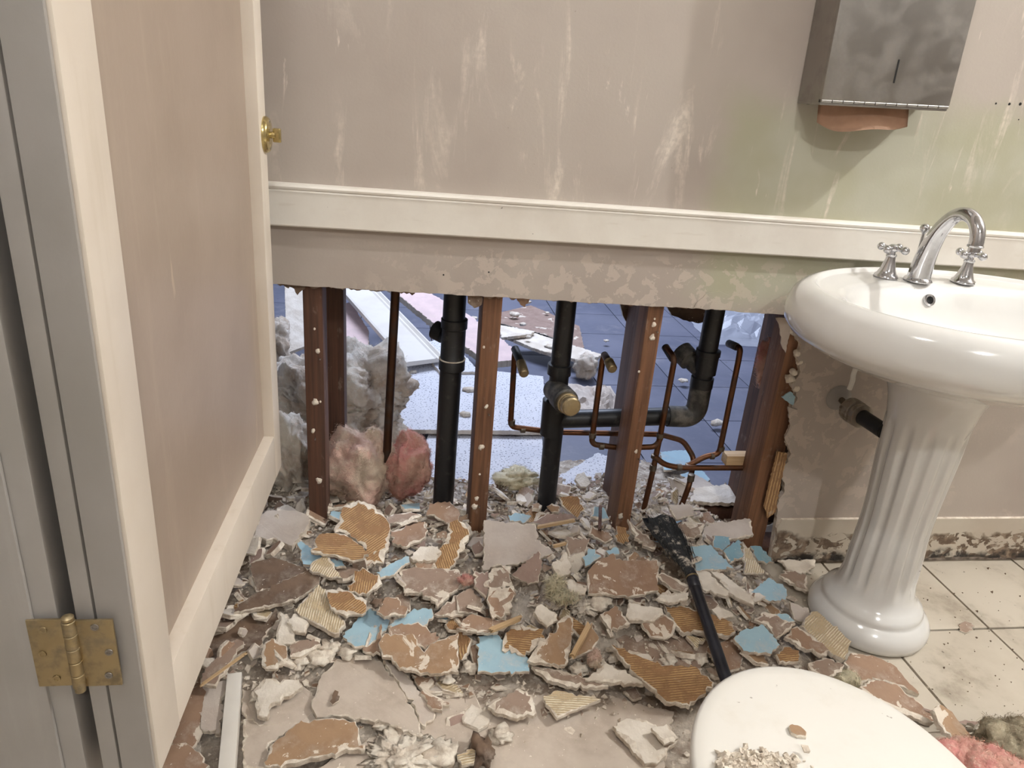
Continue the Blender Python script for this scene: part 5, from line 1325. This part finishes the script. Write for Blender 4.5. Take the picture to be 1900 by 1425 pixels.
while cnt < 400 and tries < 6000:
    tries += 1
    x_, y_ = r.uniform(-.62, 1.10), r.uniform(-.82, .30)
    h = mound(x_, y_); dens = sstep(.01, .06, h) * .95 + .12
    if x_ > .98: dens = .3 if y_ > -.25 else .06
    if r.random() > dens: continue
    if (x_ - 1.17) ** 2 + (y_ + .24) ** 2 < .17 ** 2 or ((x_ - TC.x) / .2) ** 2 + ((y_ - TC.y) / .22) ** 2 < 1: continue
    k = r.choice(bag); me = r.choice(pool[k])
    o = bpy.data.objects.new('plasterboard_fragment', me); COL.objects.link(o)
    st_ = 26 if h > .04 else 9
    o.rotation_euler = (math.radians(r.gauss(8, st_)), math.radians(r.gauss(0, st_)), r.uniform(0, 6.28)); s = r.uniform(.55, 1.4); o.scale = (s, s, 1)
    o.location = (x_, y_, h + r.uniform(.004, .034 if h > .04 else .010))
    zn = zone(x_, y_); tag(o, LABELS[k].replace('in the rubble heap', zn), CATP, GRP[k].replace('in the rubble heap', zn)); cnt += 1
# thin flakes too many and too small to pick apart
bm = bmesh.new(); r = random.Random(21)
for i in range(5200):
    x_, y_ = r.uniform(-.7, 1.12), r.uniform(-.9, .40); h = mound(x_, y_)
    if r.random() > sstep(0.008, .06, h) * .93 + .07: continue
    if (x_ - 1.17) ** 2 + (y_ + .24) ** 2 < .155 ** 2 or ((x_ - TC.x) / .13) ** 2 + ((y_ - TC.y + .05) / .2) ** 2 < 1: continue
    n = r.randint(3, 6); s_ = .004 + abs(r.gauss(0, .0065)); th = r.uniform(.001, .006); st_ = .42 if h > .04 else .15
    R_ = Matrix.Rotation(r.uniform(0, 6.28), 3, 'Z') @ Matrix.Rotation(r.gauss(0, st_), 3, 'X') @ Matrix.Rotation(r.gauss(0, st_), 3, 'Y')
    c_ = Vector((x_, y_, h + r.uniform(.0, .012 if h > .04 else .005)))
    P_ = [Vector((math.cos(2 * PI * (j + r.uniform(-.3, .3)) / n) * s_ * r.uniform(.6, 1.3), math.sin(2 * PI * (j + r.uniform(-.3, .3)) / n) * s_ * r.uniform(.4, 1), 0)) for j in range(n)]
    t_ = [bm.verts.new(c_ + R_ @ p) for p in P_]; b_ = [bm.verts.new(c_ + R_ @ (p * 1.05 - Vector((0, 0, th)))) for p in P_]
    bm.faces.new(t_).material_index = r.choice((0, 0, 0, 1, 1, 2, 2, 3, 4))
    bm.faces.new(b_[::-1])
    for j in range(n): bm.faces.new((b_[j], b_[(j + 1) % n], t_[(j + 1) % n], t_[j]))
tag(from_bm('plaster_flakes', bm, ['plaster', 'dull', 'brown', 'grey', 'white']), 'countless small plaster and paper flakes strewn through the rubble', 'plaster flakes', kind='stuff')
# crumbs
bm = bmesh.new(); r = random.Random(3)
def crumb(p, s):
    vs = [bm.verts.new(p + Vector(v) * s * r.uniform(.6, 1.2)) for v in ((1, 0, -.3), (-.5, .9, -.3), (-.5, -.9, -.3), (r.uniform(-.3, .3), r.uniform(-.3, .3), .9))]
    for a_, b_, c_ in ((0, 1, 3), (1, 2, 3), (2, 0, 3), (0, 2, 1)): bm.faces.new((vs[a_], vs[b_], vs[c_]))
for i in range(9000):
    x_, y_ = r.uniform(-.7, 1.2), r.uniform(-.95, .45); h = mound(x_, y_)
    if r.random() > sstep(0, .05, h) * .9 + .12: continue
    crumb(Vector((x_, y_, h + r.uniform(-.002, .008))), min(.009, .0016 + abs(r.gauss(0, .0026))))
tag(from_bm('plaster_crumbs', bm, 'plaster'), 'scattered white plaster crumbs over the whole rubble heap and floor', 'plaster crumbs', kind='stuff')
bm = bmesh.new()
for i in range(420):
    x_, y_ = r.uniform(1.0, 1.75), r.uniform(-.75, -.01)
    if r.random() > .35 + .65 * math.exp(-((x_ - 1.28) / .12) ** 2 - ((y_ + .42) / .12) ** 2): continue
    if (x_ - 1.17) ** 2 + (y_ + .24) ** 2 < .15 ** 2: continue
    crumb(Vector((x_, y_, .0015)), min(.006, .0010 + abs(r.gauss(0, .0019))))
tag(from_bm('dirt_specks', bm, 'dirt'), 'dark dirt specks scattered on the cream tiles right of the sink foot', 'dirt', kind='stuff')
